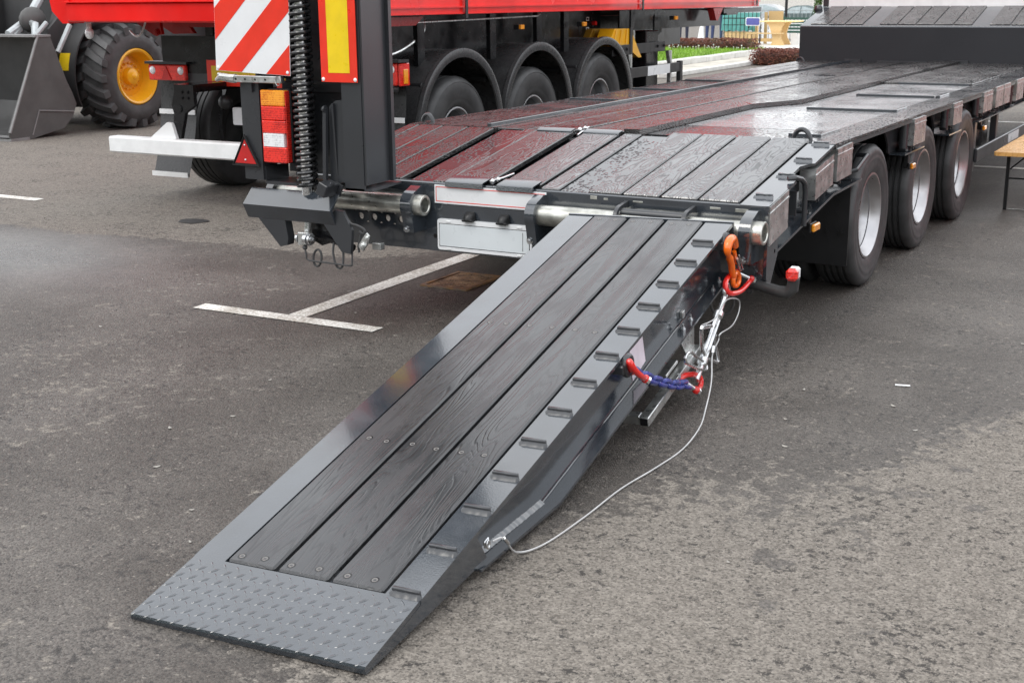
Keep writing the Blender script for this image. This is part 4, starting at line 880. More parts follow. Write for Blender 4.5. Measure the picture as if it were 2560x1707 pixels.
# ------------------------------------------------------------------ red tipper semi-trailer
def tipper(loc, label):
    T_ = thing('tipper_trailer', label, 'trailer', loc); O_ = Vector(loc)
    def Q(name, b, m, parent=None, sharp=35): return obj(name, b, m, parent or T_, sharp)
    XR, XL = -2.62, -5.10
    b = M()   # body: floor edge rises a little to the rear
    b.prism([(1.95, 1.485), (10.88, 1.432), (10.88, 3.05), (1.95, 3.05)], 'x', XL, XR)
    Q('body', b, RED)
    b = M()
    b.prism([(1.95, 1.530), (10.88, 1.490), (10.88, 1.500), (1.95, 1.543)], 'x', XR + .0005, XR + .022); b.prism([(1.95, 1.483), (10.88, 1.430), (10.88, 1.436), (1.95, 1.492)], 'x', XR + .0005, XR + .012); b.prism([(1.95, 2.95), (10.88, 2.95), (10.88, 3.06), (1.95, 3.06)], 'x', XR + .0005, XR + .05)
    Q('body_rail', b, RED)
    for y in (3.78, 7.25, 10.72):
        b = M(); b.prism([(y, 1.44), (y + .035, 1.44), (y + .035, 3.05), (y, 3.05)], 'x', XR + .0225, XR + .030); Q('strap', b, PLASTIC)
    # tailgate overhanging the rear
    b = M(); b.box(-4.98, -2.66, 1.86, 1.949, 1.60, 3.1, .004); b.prism([(-5.18, 1.60), (-5.165, 1.53), (-5.06, 1.437), (-4.99, 1.437), (-4.975, 1.47), (-4.98, 3.1), (-5.18, 3.1)], 'y', 1.84, 1.99); b.prism([(-2.66, 1.50), (-2.56, 1.50), (-2.56, 3.1), (-2.66, 3.1)], 'y', 1.84, 1.99)
    b.box(-4.975, -2.66, 1.80, 1.949, 1.448, 1.592, .012); b.prism([(1.78, 1.600), (1.95, 1.612), (1.95, 1.597), (1.78, 1.5925)], 'x', -5.0, -2.62); Q('tailgate', b, RED)
    b = M(); b.prism([(-4.98, 1.46), (-4.60, 1.46), (-4.50, 1.34), (-4.72, 1.335)], 'y', 2.68, 2.72); b.prism([(-4.80, 1.46), (-4.50, 1.46), (-4.48, 1.345), (-4.56, 1.335)], 'y', 2.30, 2.33); b.box(-4.4, -2.76, 2.35, 2.7, 1.40, 1.46); b.prism([(2.05, 1.46), (3.42, 1.46), (3.30, 1.393), (2.05, 1.393)], 'x', -2.82, -2.76); b.bolt((-4.53, 2.30, 1.36), (0, -1, 0), .022, .02); Q('subframe', b, REDD)
    b = M(); b.tube(smooth([(-4.62, 2.28, 1.45), (-4.66, 2.27, 1.36), (-4.70, 2.26, 1.33), (-4.74, 2.26, 1.34), (-4.80, 2.28, 1.37)], 5), .008, 6); Q('chain', b, STEEL)
    b = M(); b.ball((-4.93, 1.98, 1.36), .035, 12, (1, 1, 1.3)); b.cyl((-4.93, 1.98, 1.39), (-4.93, 1.98, 1.44), .02, 10); Q('work_lamp', b, LCLR)
    # chassis
    b = M()
    for x in (-3.35, -4.40): b.prism([(2.75, 1.05), (3.3, 1.0), (10.0, 1.0), (10.0, 1.36), (2.75, 1.41)], 'x', x - .04, x + .04)
    b.prism([(2.95, 1.14), (3.4, .80), (7.1, .80), (7.1, 1.455), (2.95, 1.475)], 'x', -3.02, -3.00)
    b.prism([(7.1, 1.24), (9.97, 1.222), (9.97, 1.37), (9.2, 1.42), (7.1, 1.445)], 'x', -2.80, -2.78)
    b.box(-4.6, -2.8, 9.9, 9.96, 1.22, 1.40); b.box(-4.9, -2.75, 10.0, 11.35, 1.36, 1.415); b.box(-3.2, -2.9, 10.5, 10.9, 1.33, 1.42); b.box(-4.9, -2.9, 2.72, 2.78, 1.02, 1.32)
    Q('chassis', b, BLACKP)
    b = M()
    for y in (3.35, 4.48, 5.32, 5.86): b.prism([(y, 1.08), (y + .10, 1.08), (y + .10, 1.46), (y, 1.46)], 'x', -2.82, -2.78)
    b.prism([(7.36, 1.45), (8.17, 1.445), (8.17, 1.20), (8.0, 1.14), (7.97, 1.22), (7.97, 1.40), (7.75, 1.25), (7.36, 1.25)], 'x', -2.79, -2.77); Q('upright', b, BLACKP)
    b = M(); b.tube([(-2.78, 3.15, 1.412), (-2.76, 5.30, 1.425), (-2.76, 5.34, 1.44), (-2.78, 5.34, 1.455)], .008, 8); b.tube(smooth([(-2.85, 3.55, 1.45), (-2.8, 3.45, 1.33), (-2.85, 3.2, 1.20), (-2.9, 2.9, 1.15)], 5), .014, 8); Q('control_rod', b, STEEL)
    for y, z, x in ((4.83, 1.33, -2.68), (6.02, 1.325, -2.66), (8.24, 1.335, -2.65)):
        b = M(); b.box(x - .05, x, y - .03, y + .035, z - .012, z + .032); o = Q('side_marker', b, PLASTIC); b = M(); b.box(x + .0005, x + .03, y - .03, y + .03, z - .01, z + .03, .005); Q('lens', b, LAMB, o)
    b = M(); b.prism([(9.27, 1.43), (9.58, 1.43), (9.42, 1.29), (9.37, 1.29)], 'x', -2.68, -2.60); Q('red_bracket', b, REDD)
    b = M(); b.box(-2.9985, -2.990, 6.62, 6.75, 1.305, 1.335); o = Q('valve_handle', b, PLASTIC); b = M(); b.cyl((-2.9985, 6.92, 1.32), (-2.96, 6.92, 1.32), .022, 10); Q('red_knob', b, REDEN, o)
    b = M()
    for z in (1.365, 1.265): frame_rect_x(b, 6.77, 6.83, z - .018, z + .018, .008, -2.9985, -2.996)
    Q('white_lock_marks', b, WHITE, o)
    # rear: lamps, boards, bumper
    def rear_lamp(x0, x1, z0, z1, dy=0):
        b = M(); b.T = Matrix.Translation((0, dy, 0)); b.box(x0, x1, 2.72, 2.80, z0, z1, .008); b.box(x0 - .01, x1 + .03, 2.66, 2.80, z1 + .002, z1 + .022); o = Q('tail_lamp', b, PLASTIC)
        b = M(); b.T = Matrix.Translation((0, dy, 0)); b.box(x0 + .004, x1 - .004, 2.68, 2.7195, z0 + .004, z1 - .002, .010); Q('lens', b, LRED, o)
        b = M(); b.T = Matrix.Translation((0, dy, 0)); b.ball((x0 + .055, 2.682, z1 - .05), .034, 12, (1, .5, 1)); b.ball((x1 - .055, 2.682, z1 - .05), .034, 12, (1, .5, 1)); Q('clear_lens', b, LCLR, o)
        b = M(); b.T = Matrix.Translation((0, dy, 0)); xm = (x0 + x1) / 2; b.prism([(xm - .055, z0 + .01), (xm + .055, z0 + .01), (xm, z1 - .015)], 'y', 2.672, 2.679); Q('reflector', b, LDRED, o); return o
    rear_lamp(-5.04, -4.62, .955, 1.09); o = rear_lamp(-3.04, -2.635, .955, 1.13, .16)
    b = M(); b.box(-2.6345, -2.612, 2.85, 2.98, .955, 1.125, .006); Q('side_lens', b, LRED, o); b = M(); b.box(-2.6115, -2.606, 2.89, 2.95, .97, 1.08, .003); Q('amber_lens', b, LAMB, o)
    b = M(); b.box(-4.62, -2.95, 2.725, 2.75, .93, 1.20); Q('rear_board', b, PAINT2)
    for x0, x1 in ((-4.42, -3.85), (-3.7, -3.15)):
        b = M(); b.box(x0, x1, 2.716, 2.7245, .925, 1.13); o = Q('reflector_board', b, REDRET); b = M(); b.box(x0 + .05, x1 - .05, 2.7135, 2.7155, .965, 1.085); Q('yellow_field', b, YELRET, o)
    b = M(); b.box(-5.085, -2.63, 2.22, 2.34, .405, .535, .012); BMP = Q('rear_bumper', b, WHITE2); b = M(); b.prism([(-4.66, .536), (-4.38, .536), (-4.42, .66), (-4.47, .665)], 'y', 2.27, 2.30); b.prism([(-3.34, .536), (-3.06, .536), (-3.25, .665), (-3.30, .66)], 'y', 2.27, 2.30); Q('gusset', b, WHITE2, BMP)
    for x in (-4.42, -3.30):
        b = M(); b.prism([(2.28, .50), (2.36, .50), (2.50, .80), (2.72, .93), (2.86, .93), (2.86, .78), (2.62, .70), (2.45, .50)], 'x', x - .02, x + .02) if False else b.prism([(x - .03, .50), (x + .05, .52), (x + .12, .74), (x + .22, .80), (x + .22, .96), (x + .04, .96), (x - .02, .80), (x + .0, .74)], 'y', 2.305, 2.34)
        for q in ((.10, .86), (.16, .86), (.10, .905), (.16, .905)): b.bolt((x + q[0], 2.304, q[1]), (0, -1, 0), .011, .01)
        b.cyl((x + .06, 2.304, .775), (x + .06, 2.296, .775), .032, 18); b.box(x - .02, x + .20, 2.345, 2.9, .90, .96); Q('bumper_arm', b, BLACKP)
    b = M(); b.prism(rrect(-4.16, -3.64, .62, .76, .015), 'y', 2.70, 2.72); Q('number_plate', b, WHITE); b = M(); b.ball((-4.22, 2.69, .80), .06, 10); Q('plate_lamp', b, PLASTIC)
    # fenders and wheels
    WSP = wheel_mesh(.49, .385, .235, .05, True)
    w0 = make_wheel(T_, (-2.845, 3.74, .49), WSP, mat('wheel_disc_grey', (.16, .165, .17), .35, metal=.4), ALU)
    for y, z in ((5.05, .495), (6.42, .56)): copy_part(w0, T_, Vector((-2.845, y, z)) - O_)
    for y in (3.45, 5.05, 6.42): c = copy_part(w0, T_, Vector((-4.86, y, .49)) - O_); c.rotation_euler = (0, 0, PI)
    b = M()
    R_ = .655; prof = [(R_ - .072, -.012), (R_ - .068, .002), (R_ - .015, .008), (R_ + .003, .002), (R_ + .008, -.03), (R_ - .004, -.045), (R_ - .004, -.46), (R_ - .016, -.46), (R_ - .016, -.045), (R_ - .04, -.02)]
    b.lathe(prof, (0, 0, 0), 'x', 40, math.radians(-12), math.radians(192)); f0 = obj('fender', b, FENDER, T_, 30, local=True); f0.location = Vector((-2.61, 3.74, .545)) - O_
    for y in (5.06, 6.42): c = f0.copy(); COL.objects.link(c); c.location = Vector((-2.61, y, .545)) - O_
    for y in (3.74, 5.06, 6.42): c = f0.copy(); COL.objects.link(c); c.location = Vector((-5.09, y, .545)) - O_; c.rotation_euler = (0, 0, PI)
    b = M()
    for y in (3.06, 4.40, 5.74): b.cyl((-3.0, y - .18, .93), (-2.68, y - .18, .93), .026, 12); b.ball((-2.675, y - .18, .93), .032, 10, (.5, 1, 1)); b.cyl((-3.0, y + .18, .93), (-2.68, y + .18, .93), .026, 12); b.ball((-2.675, y + .18, .93), .032, 10, (.5, 1, 1))
    for y in (3.0,): b.box(-2.82, -2.74, y - .05, y + .05, 1.02, 1.09, .012); b.tube([(-2.78, y, 1.02), (-2.78, y, .95), (-2.78, y + .12, .93)], .024, 8)
    Q('fender_bracket', b, PLASTIC)
    b = M()
    for x0, x1 in ((-5.08, -4.68), (-3.05, -2.65)):
        vs = []; n = 8
        for i in range(n + 1):
            z = .16 + (.98 - .16) * i / n; y = (2.86 if x0 < -4 else 2.98) - .16 * (1 - (i / n)) ** 2; vs += [(x0, y, z), (x1, y, z)]
        b.add(vs, [(2 * i, 2 * i + 1, 2 * i + 3, 2 * i + 2) for i in range(n)])
    MF = Q('mud_flap', b, FENDER); b = M()
    for x0, x1 in ((-5.08, -4.68), (-3.05, -2.65)): b.box(x0, x1, 2.82 if x0 < -4 else 2.935, 2.83 if x0 < -4 else 2.945, .67, .71); b.box(x0, x1, 2.68 if x0 < -4 else 2.80, 2.69 if x0 < -4 else 2.81, .16, .20)
    Q('flap_strip', b, WHITE2, MF)
    b = M()
    for y in (3.74, 5.05, 6.42): b.cyl((-4.9, y, .52), (-2.85, y, .52), .07, 12); b.cyl((-3.3, y + .1, .6), (-3.3, y + .1, .95), .12, 14); b.cyl((-4.4, y + .1, .6), (-4.4, y + .1, .95), .12, 14)
    Q('axle', b, BLACKP)
    # side guard, landing legs
    b = M(); b.box(-2.64, -2.615, 7.08, 8.34, .765, .868, .004); b.box(-2.66, -2.61, 7.02, 7.079, .62, .872, .004); b.box(-2.66, -2.61, 8.3405, 8.41, .60, .880, .004); G_ = Q('side_guard', b, PLASTIC); b = M(); b.box(-2.6145, -2.612, 7.46, 8.05, .767, .866); Q('white_reflector', b, WHITE, G_)
    b = M(); b.box(-2.68, -2.66, 6.69, 7.10, 1.00, 1.105, .004); b.box(-2.74, -2.72, 7.12, 8.16, .995, 1.10, .004); b.bolt((-2.66, 6.9, 1.06), (1, 0, 0), .014, .012); b.bolt((-2.66, 7.03, 1.06), (1, 0, 0), .014, .012); b.bolt((-2.72, 7.95, 1.055), (1, 0, 0), .014, .012); b.bolt((-2.72, 8.12, 1.055), (1, 0, 0), .014, .012); Q('guard_rail', b, PLASTIC)
    b = M()
    for y in (7.14, 8.19): b.box(-2.70, -2.66, y - .02, y + .02, .60, .995); b.prism([(y - .06, 1.0), (y + .03, 1.0), (y + .03, .90), (y - .02, .88)], 'x', -2.705, -2.665)
    b.box(-2.80, -2.741, 7.36, 7.40, 1.1, 1.24); Q('guard_post', b, STEEL)
    b = M(); b.box(-2.98, -2.76, 7.74, 8.06, .10, 1.22, .01); b.box(-2.9, -2.84, 7.74, 8.0, .0, .10); b.box(-3.05, -2.7, 7.7, 8.1, .0, .035); b.box(-4.9, -4.68, 7.74, 8.06, .0, 1.22); Q('landing_leg', b, BLACKP)
    return T_
def frame_rect_x(b, y0, y1, z0, z1, t, x0, x1):
    b.box(x0, x1, y0, y1, z0, z0 + t); b.box(x0, x1, y0, y1, z1 - t, z1); b.box(x0, x1, y0, y0 + t, z0 + t, z1 - t); b.box(x0, x1, y1 - t, y1, z0 + t, z1 - t)
TP = tipper((-3.85, 6, 0), 'red three axle tipper trailer parked behind the low loader')
def chock(name, label, y, x, m):
    t_ = thing(name, label, 'wheel chock', (x, y + .35, 1.0), 'wheel chocks stowed on the red tipper'); b = M()
    b.prism([(y, 1.10), (y + .15, 1.268), (y + .50, 1.262), (y + .60, 1.19), (y + .82, .96), (y + .74, .96), (y + .45, 1.08)], 'x', x - .16, x)
    obj('wedge', b, m, t_)
    for k in (.10, .25, .40):
        b = M(); b.prism([(y + k, 1.115), (y + k + .03, 1.115), (y + k * .85 + .11, 1.255), (y + k * .85 + .08, 1.255)], 'x', x + .0005, x + .014); obj('rib', b, m, t_)
    return t_
chock('wheel_chock', 'bright yellow wheel chock stowed above the third fender of the red tipper', 6.64, -2.69, YELLOW)
chock('wheel_chock', 'shaded dark yellow wheel chock stowed left of the bright one', 6.63, -2.93, mat('chock_shaded', (.28, .15, .012), .5))  # same yellow as the other chock, its shade put into the colour
b = M(); b.box(-2.688, -2.672, 7.14, 7.20, 1.0, 1.27, .003); one('chock_strap', b, PLASTIC, 'black strap holding the bright yellow wheel chock', 'strap')

# ------------------------------------------------------------------ wheel loader
LD = thing('wheel_loader', 'grey wheel loader with lowered bucket and yellow rimmed tyre', 'wheel loader', (-10.6, 7.5, 0))
def LQ(name, b, m, parent=None, sharp=35): return obj(name, b, m, parent or LD, sharp)
def bz(pts): return pts
bk0, bk1 = -12.15, -9.62
side = [(5.0, .10), (5.02, .03), (5.30, .0), (5.83, .09), (5.98, .22), (6.05, .36), (6.0, .50), (5.93, .64), (5.74, 1.17), (5.71, 1.19), (5.55, 1.19)]
b = M(); b.prism(side, 'x', bk1 - .025, bk1); b.prism(side, 'x', bk0, bk0 + .025); b.k = 1
sh = [(5.02, .03), (5.30, .0), (5.83, .09), (5.98, .22), (6.05, .36), (6.0, .50), (5.93, .64), (5.74, 1.17)]; vs = []
for y, z in sh: vs += [(bk0 + .03, y, z), (bk1 - .03, y, z)]
for y, z in sh: vs += [(bk0 + .03, y - .03, z + .012), (bk1 - .03, y - .03, z + .012)]
n = len(sh); fs = [(2 * i, 2 * i + 1, 2 * i + 3, 2 * i + 2) for i in range(n - 1)] + [(2 * n + 2 * i, 2 * n + 2 * i + 1, 2 * n + 2 * i + 3, 2 * n + 2 * i + 2) for i in range(n - 1)]
b.add(vs, fs); BKT = LQ('bucket', b, [LOADG, mat('bucket_inner', (.06, .06, .06), .5, vs=3)], sharp=40)
b = M(); b.box(bk0 - .01, bk1 + .012, 5.0, 5.28, .0, .03); b.box(bk0, bk1 + .01, 5.50, 5.74, 1.175, 1.20); b.tube([(bk1 + .004, 5.01, .10), (bk1 + .004, 5.55, 1.19)], .016, 6); b.prism([(5.46, .32), (5.99, .27), (5.99, .285), (5.46, .335)], 'x', bk1 + .0005, bk1 + .012); b.prism([(5.33, .05), (5.46, .33), (5.475, .33), (5.345, .05)], 'x', bk1 + .0005, bk1 + .006); LQ('edge', b, mat('bucket_edge', (.22, .22, .22), .45), BKT)
b = M(); b.prism([(-12.0, 1.20), (-10.55, 1.20), (-10.72, 1.32), (-10.80, 1.39), (-12.0, 1.44)], 'y', 5.74, 5.77); LQ('spill_guard', b, LOADG, BKT)
# arms, linkage
for x in (-10.15, -11.35):
    b = M(); b.prism([(5.85, .55), (6.02, .42), (6.3, .62), (6.55, 1.0), (6.9, 1.45), (7.6, 2.0), (8.3, 2.5), (8.2, 2.7), (7.3, 2.3), (6.5, 1.75), (6.2, 1.2)], 'x', x - .06, x + .06); LQ('lift_arm', b, LOADD)
b = M(); b.tube([(-10.3, 5.70, 1.20), (-10.33, 6.05, 1.36), (-10.36, 6.4, 1.75), (-10.4, 6.7, 2.1)], [.045, .055, .06, .06], 10); b.tube([(-10.30, 5.75, 1.16), (-10.32, 6.0, 1.34), (-10.1, 5.95, 1.30), (-9.98, 5.82, 1.15)], [.05, .06, .05, .035], 8); b.tube([(-9.95, 5.80, 1.17), (-9.93, 5.98, 1.33)], .03, 8); b.tube([(-9.75, 5.95, .98), (-9.72, 6.15, 1.30)], .032, 8); b.tube([(-10.1, 6.9, 1.45), (-10.2, 7.6, 2.2)], .05, 10); LQ('hydraulic_rod', b, LOADL)
b = M(); b.prism([(6.2, .55), (6.0, .95), (6.05, 1.25), (6.35, 1.5), (6.9, 1.75), (7.6, 1.9), (7.7, .5)], 'x', -10.02, -9.98); b.prism([(6.5, .5), (6.5, 1.9), (9.5, 2.2), (9.5, .5)], 'x', -11.6, -10.05); b.prism([(9.0, .6), (9.0, 2.0), (11.5, 1.9), (11.5, .6)], 'x', -11.7, -9.7); b.box(-11.4, -10.1, 8.6, 10.2, 1.95, 3.1); LQ('machine_body', b, LOADD)
b = M(); b.ball((-10.25, 6.05, 1.36), .20, 14, (.5, 1, .8)); LQ('pivot_cover', b, LOADG)
# front fender with a yellow reflector
b = M(); b.lathe([(.80, 0), (.82, .0), (.82, .30), (.80, .30)], (-10.0, 6.95, .65), 'x', 24, math.radians(60), math.radians(205)); FD = LQ('fender', b, LOADD, sharp=30); b = M(); b.lathe([(.79, -.02), (.84, -.02), (.84, .02), (.79, .02)], (-10.0, 6.95, .65), 'x', 24, math.radians(60), math.radians(205)); LQ('fender_rim', b, LOADL, FD)
b = M(); b.lathe([(.8205, .03), (.826, .03), (.826, .20), (.8205, .20)], (-10.0, 6.95, .65), 'x', 6, math.radians(158), math.radians(173)); LQ('yellow_marker', b, YELRET, FD)
# tyre with real lugs
def loader_wheel(loc, flip=False):
    R, w, rim = .60, .62, .340; h = w / 2
    hb = M(); hb.lathe([(0, h - .07), (.05, h - .07), (.10, h - .10), (.115, h - .17), (.24, h - .19), (.25, h - .19)], (0, 0, 0), 'x', 28); hb.ball((h - .08, 0, 0), .05, 12, (.6, 1, 1))
    for i in range(16): q = 2 * PI * i / 16; hb.bolt((h - .185, .165 * math.cos(q), .165 * math.sin(q)), (1, 0, 0), .014, .03)
    tb_ = M(); tb_.lathe([(rim, -h * .8), (rim + .02, -h * .95), (rim + .09, -h), (R - .08, -h * .97), (R - .02, -h * .85), (R, -h * .6), (R, h * .6), (R - .02, h * .85), (R - .08, h * .97), (rim + .09, h), (rim + .02, h * .95), (rim, h * .8)], (0, 0, 0), 'x', 48)
    nl_ = 19
    for s in (-1, 1):
        for i in range(nl_):
            q0 = 2 * PI * (i + (.5 if s > 0 else 0)) / nl_
            vs = []; fs = []
            for k in range(5):
                t = k / 4; xx = s * (.01 + (h * .99 - .01) * t); q = q0 + .22 * (1 - t) * -1; rr = R + .058 - (.028 * max(0, t - .6) / .4); r0 = (R - .005) - (.06 * max(0, t - .55) / .45); dw = .078 + .014 * (1 - t)
                for r_, qq in ((r0, q - dw), (rr, q - dw * .8), (rr, q + dw * .8), (r0, q + dw)): vs.append((xx, r_ * math.cos(qq), r_ * math.sin(qq)))
            for k in range(4):
                for j in range(3): fs.append((4 * k + j, 4 * k + j + 1, 4 * k + j + 5, 4 * k + j + 4))
            fs += [(0, 1, 2, 3), (19, 18, 17, 16)]; tb_.add(vs, fs)
    rb = M(); rb.lathe([(rim + .005, h * .82), (rim + .012, h * .92), (rim - .005, h * .97), (rim - .03, h * .93), (rim - .045, h * .75), (.26, h * .45), (.25, h - .19)], (0, 0, 0), 'x', 44); rb.lathe([(.25, h - .19), (.25, -h * .7), (rim, -h * .82)], (0, 0, 0), 'x', 30)
    w_ = obj('wheel', hb, YELLOW, LD, local=True); w_.location = Vector(loc) - Vector(OFF[LD.name]); OFF[w_.name] = (0, 0, 0)
    obj('tyre', tb_, RUBBER, w_, 30, local=True); obj('rim', rb, YELLOW, w_, 40, local=True); return w_
lw = loader_wheel((-9.68, 6.88, .645))
for x, y, fl in ((-11.9, 6.88, True), (-9.68, 9.9, False), (-11.9, 9.9, True)):
    c = copy_part(lw, LD, Vector((x, y, .645)) - Vector((-10.6, 7.5, 0)))
    if fl: c.rotation_euler = (0, 0, PI)
b = M(); b.box(-10.3, -9.85, 7.4, 7.9, 1.30, 1.36); LQ('yellow_step', b, YELLOW)

# ------------------------------------------------------------------ pale hall behind the loader
BL = thing('hall_building', 'pale hall with dark glazed front behind the wheel loader', 'building', (-20, 13.5, 0))
b = M(); b.box(-34, -11.0, 13.4, 13.6, .0, .42); b.box(-34, -11, 13.4, 13.6, 2.5, 5.0); b.box(-11.0, -10.8, 13.4, 20, 0, 5.0); b.box(-34, -10.8, 13.6, 20, 4.9, 5.0); obj('wall', b, mat('pale_wall', (.74, .75, .74), .6), BL)
b = M(); b.box(-34, -10.9, 13.25, 13.39, .0, .08); obj('plinth', b, mat('terracotta_plinth', (.40, .20, .08), .7), BL)
fr = mat('pale_frame', (.60, .62, .60), .4); gl = mat('dark_glass', (.015, .018, .02), .05, ior=1.5)
xs_ = [-33.8 + 2.3 * i for i in range(10)]
for i, x in enumerate(xs_):
    b = M(); b.box(x, x + .34, 13.30, 13.46, .42, 2.5); obj('window_frame', b, fr, BL)
    b = M(); b.box(x + .341, x + 2.299, 13.42, 13.44, .42, 2.5); obj('pane', b, gl, BL)
    b = M(); b.box(x + .341, x + 2.299, 13.38, 13.419, 1.9, 1.97); obj('mullion', b, fr, BL)
b = M(); b.box(-34, -8.7, 11.6, 13.2, .001, .10, .01); struct('kerb', b, mat('kerb_stone', (.40, .39, .37), .8))

# ------------------------------------------------------------------ beer bench on the right
BN = thing('bench', 'folding wooden bench with black steel legs at the right edge', 'bench', (1.57, 5.5, 0))
b = M(); b.prism([(1.44, 4.49), (1.455, 4.475), (1.70, 4.475), (1.715, 4.49), (1.715, 6.68), (1.44, 6.68)], 'z', .462, .490); obj('seat', b, PINE, BN)
BLK = mat('black_leg', (.01, .011, .012), .4)
for y, s in ((4.97, 1), (6.2, -1)):
    b = M(); b.box(1.455, 1.480, y - .012, y + .012, .0, .4615); b.box(1.675, 1.70, y - .012, y + .012, .0, .4615); b.box(1.4805, 1.6745, y - .006, y + .006, .235, .247); b.tube([(1.48, y, .44), (1.60, y + s * .28, .455)], .005, 6); b.tube([(1.675, y, .44), (1.55, y + s * .28, .455)], .005, 6)
    b.tube([(1.482, y + .002, .31), (1.58, y + .0, .40), (1.66, y, .455)], .006, 6); b.tube([(1.673, y - .002, .31), (1.58, y, .40), (1.50, y, .455)], .006, 6); obj('leg', b, BLK, BN)
    b = M(); b.cyl((1.4805, y, .006), (1.6745, y, .006), .005, 8); obj('foot_bar', b, STEEL, BN)
# ------------------------------------------------------------------ lawn, kerb, paths beyond
def grassmat():
    m, t, p = nodes('lawn_soil'); N = NT(t); pos = N.n('ShaderNodeNewGeometry').outputs['Position']
    N.l(N.mixc(N.ramp(N.noise(pos, 3, 5, .65), .35, .65), (.14, .24, .022), (.22, .36, .035)), p.inputs['Base Color']); p.inputs['Roughness'].default_value = .9
    N.l(N.bump(N.noise(pos, 40, 3), .6, .03), p.inputs['Normal']); return m
GS = grassmat()
lawn = [(-24, 18.2), (-8.7, 18.2), (-8.62, 22.5), (-8.62, 27.5), (-8.9, 28.9), (-9.3, 29.3), (-24, 29.3)]
b = M(); b.prism(lawn, 'z', .0, .10); struct('lawn', b, GS)
GB = mat('grass_blade', (.20, .36, .03), .6, var=.3, vs=2)
N_ = 9000; gxs = rng.uniform(-14.5, -8.65, N_); gys = rng.uniform(18.4, 29.0, N_); vs = np.zeros((N_, 3, 3)); a = rng.uniform(0, 2 * PI, N_); h = rng.uniform(.04, .10, N_); w = .014
vs[:, 0] = np.stack([gxs - w * np.cos(a), gys - w * np.sin(a), np.full(N_, .10)], 1); vs[:, 1] = np.stack([gxs + w * np.cos(a), gys + w * np.sin(a), np.full(N_, .10)], 1); vs[:, 2] = np.stack([gxs + rng.normal(0, .03, N_), gys + rng.normal(0, .03, N_), .10 + h], 1)
def raw(name, vs, fs, m): 
    me = bpy.data.meshes.new(name); me.from_pydata(vs.reshape(-1, 3).tolist(), [], fs.tolist()); me.materials.append(m); o = bpy.data.objects.new(name, me); COL.objects.link(o); return o
tag(raw('grass', vs, np.arange(3 * N_).reshape(-1, 3), GB), 'short bright green grass of the lawn behind the trailers', 'grass', kind='stuff')
KS = mat('pale_kerb', (.58, .57, .54), .75, vs=5, bs=60, bst=.2)
kd = thing('lawn_kerb', 'pale stone kerb along the lawn edge', 'kerb', (-8.5, 24, 0)); kd['kind'] = 'structure'
kp = [(-8.5, 18.2 + .95 * i) for i in range(11)]
for i in range(10):
    b = M(); y0 = kp[i][1]; b.box(-8.615, -8.40, y0 + .004, y0 + .942, 0, .135 + .004 * (i % 3), .015); obj('kerb_stone', b, KS, kd)
PV = mat('pale_paving', (.46, .43, .37), .8, vs=2.5, var=.25, bs=30, bst=.3)
PV2 = mat('white_paving', (.66, .65, .62), .8, vs=1.2, var=.12)
sheet('footpath', [(-8.40, 18.2), (-7.15, 18.2), (-7.15, 27.0), (-6.2, 29.2), (-9.2, 29.2), (-8.40, 27.5)], .012, PV)
b = M(); b.box(-7.145, -6.98, 18.2, 24.6, 0, .09, .012); struct('kerb', b, KS)
sheet('plaza', [(-24, 29.301), (8, 29.301), (8, 35.9), (-24, 35.9)], .010, PV2)
# hedges: many small leaves over a twiggy core
def leafbox(name, label, x0, x1, y0, y1, h, n, m, mcore, s=.035):
    t_ = thing(name, label, 'hedge', ((x0 + x1) / 2, (y0 + y1) / 2, 0)); b = M(); b.box(x0 + .12, x1 - .12, y0 + .12, y1 - .12, .0, h - .09, .05)
    obj('twigs', b, mcore, t_); b = M(); vs = []; fs = []; d = .11
    for i in range(n):
        while True:
            x, y, z = random.uniform(x0, x1), random.uniform(y0, y1), random.uniform(.02, h)
            ins = min(x - x0, x1 - x, y - y0, y1 - y, h - z)
            if ins < d: break
        bul = .03 * mnoise.noise((x * 2.2, y * 2.2, z * 3)) + .02 * mnoise.noise((x * 7, y * 7, z * 7)); z += bul if z > h - d else 0
        if min(x - x0, x1 - x) < .12 and h - z < .12 and random.random() < .6: continue
        a = random.uniform(0, 2 * PI); e = random.uniform(-1, 1); u = Vector((math.cos(a), math.sin(a), e * .5)).normalized() * s * random.uniform(.6, 1.2); v = u.cross(Vector((random.uniform(-1, 1), random.uniform(-1, 1), random.uniform(-1, 1)))).normalized() * s * .5
        c = Vector((x, y, z)); o = len(vs); vs += [c - u, c + v, c + u, c - v]; fs.append((o, o + 1, o + 2, o + 3))
    b.add(vs, fs); obj('foliage', b, m, t_)['kind'] = 'stuff'; return t_
def leafm(name, c1, c2, c3):
    m, t, p = nodes(name); N = NT(t); pos = N.n('ShaderNodeNewGeometry').outputs['Position']
    c = N.mixc(N.ramp(N.noise(pos, 9, 4, .7), .35, .65), c1, c2); N.l(N.mixc(N.ramp(N.noise(pos, 2.2, 3), .5, .75), c, c3), p.inputs['Base Color']); p.inputs['Roughness'].default_value = .6; return m
BERB = leafm('barberry_leaf', (.15, .042, .034), (.24, .085, .05), (.09, .10, .03)); TW = mat('twig', (.08, .05, .04), .8)
leafbox('hedge', 'long low reddish barberry hedge at the back of the lawn', -14.6, -8.88, 28.3, 29.1, .37, 15000, BERB, TW, .026)
leafbox('hedge', 'short dark red barberry hedge left of the raised gooseneck', -7.05, -5.3, 22.95, 23.75, .36, 8000, BERB, TW, .024)
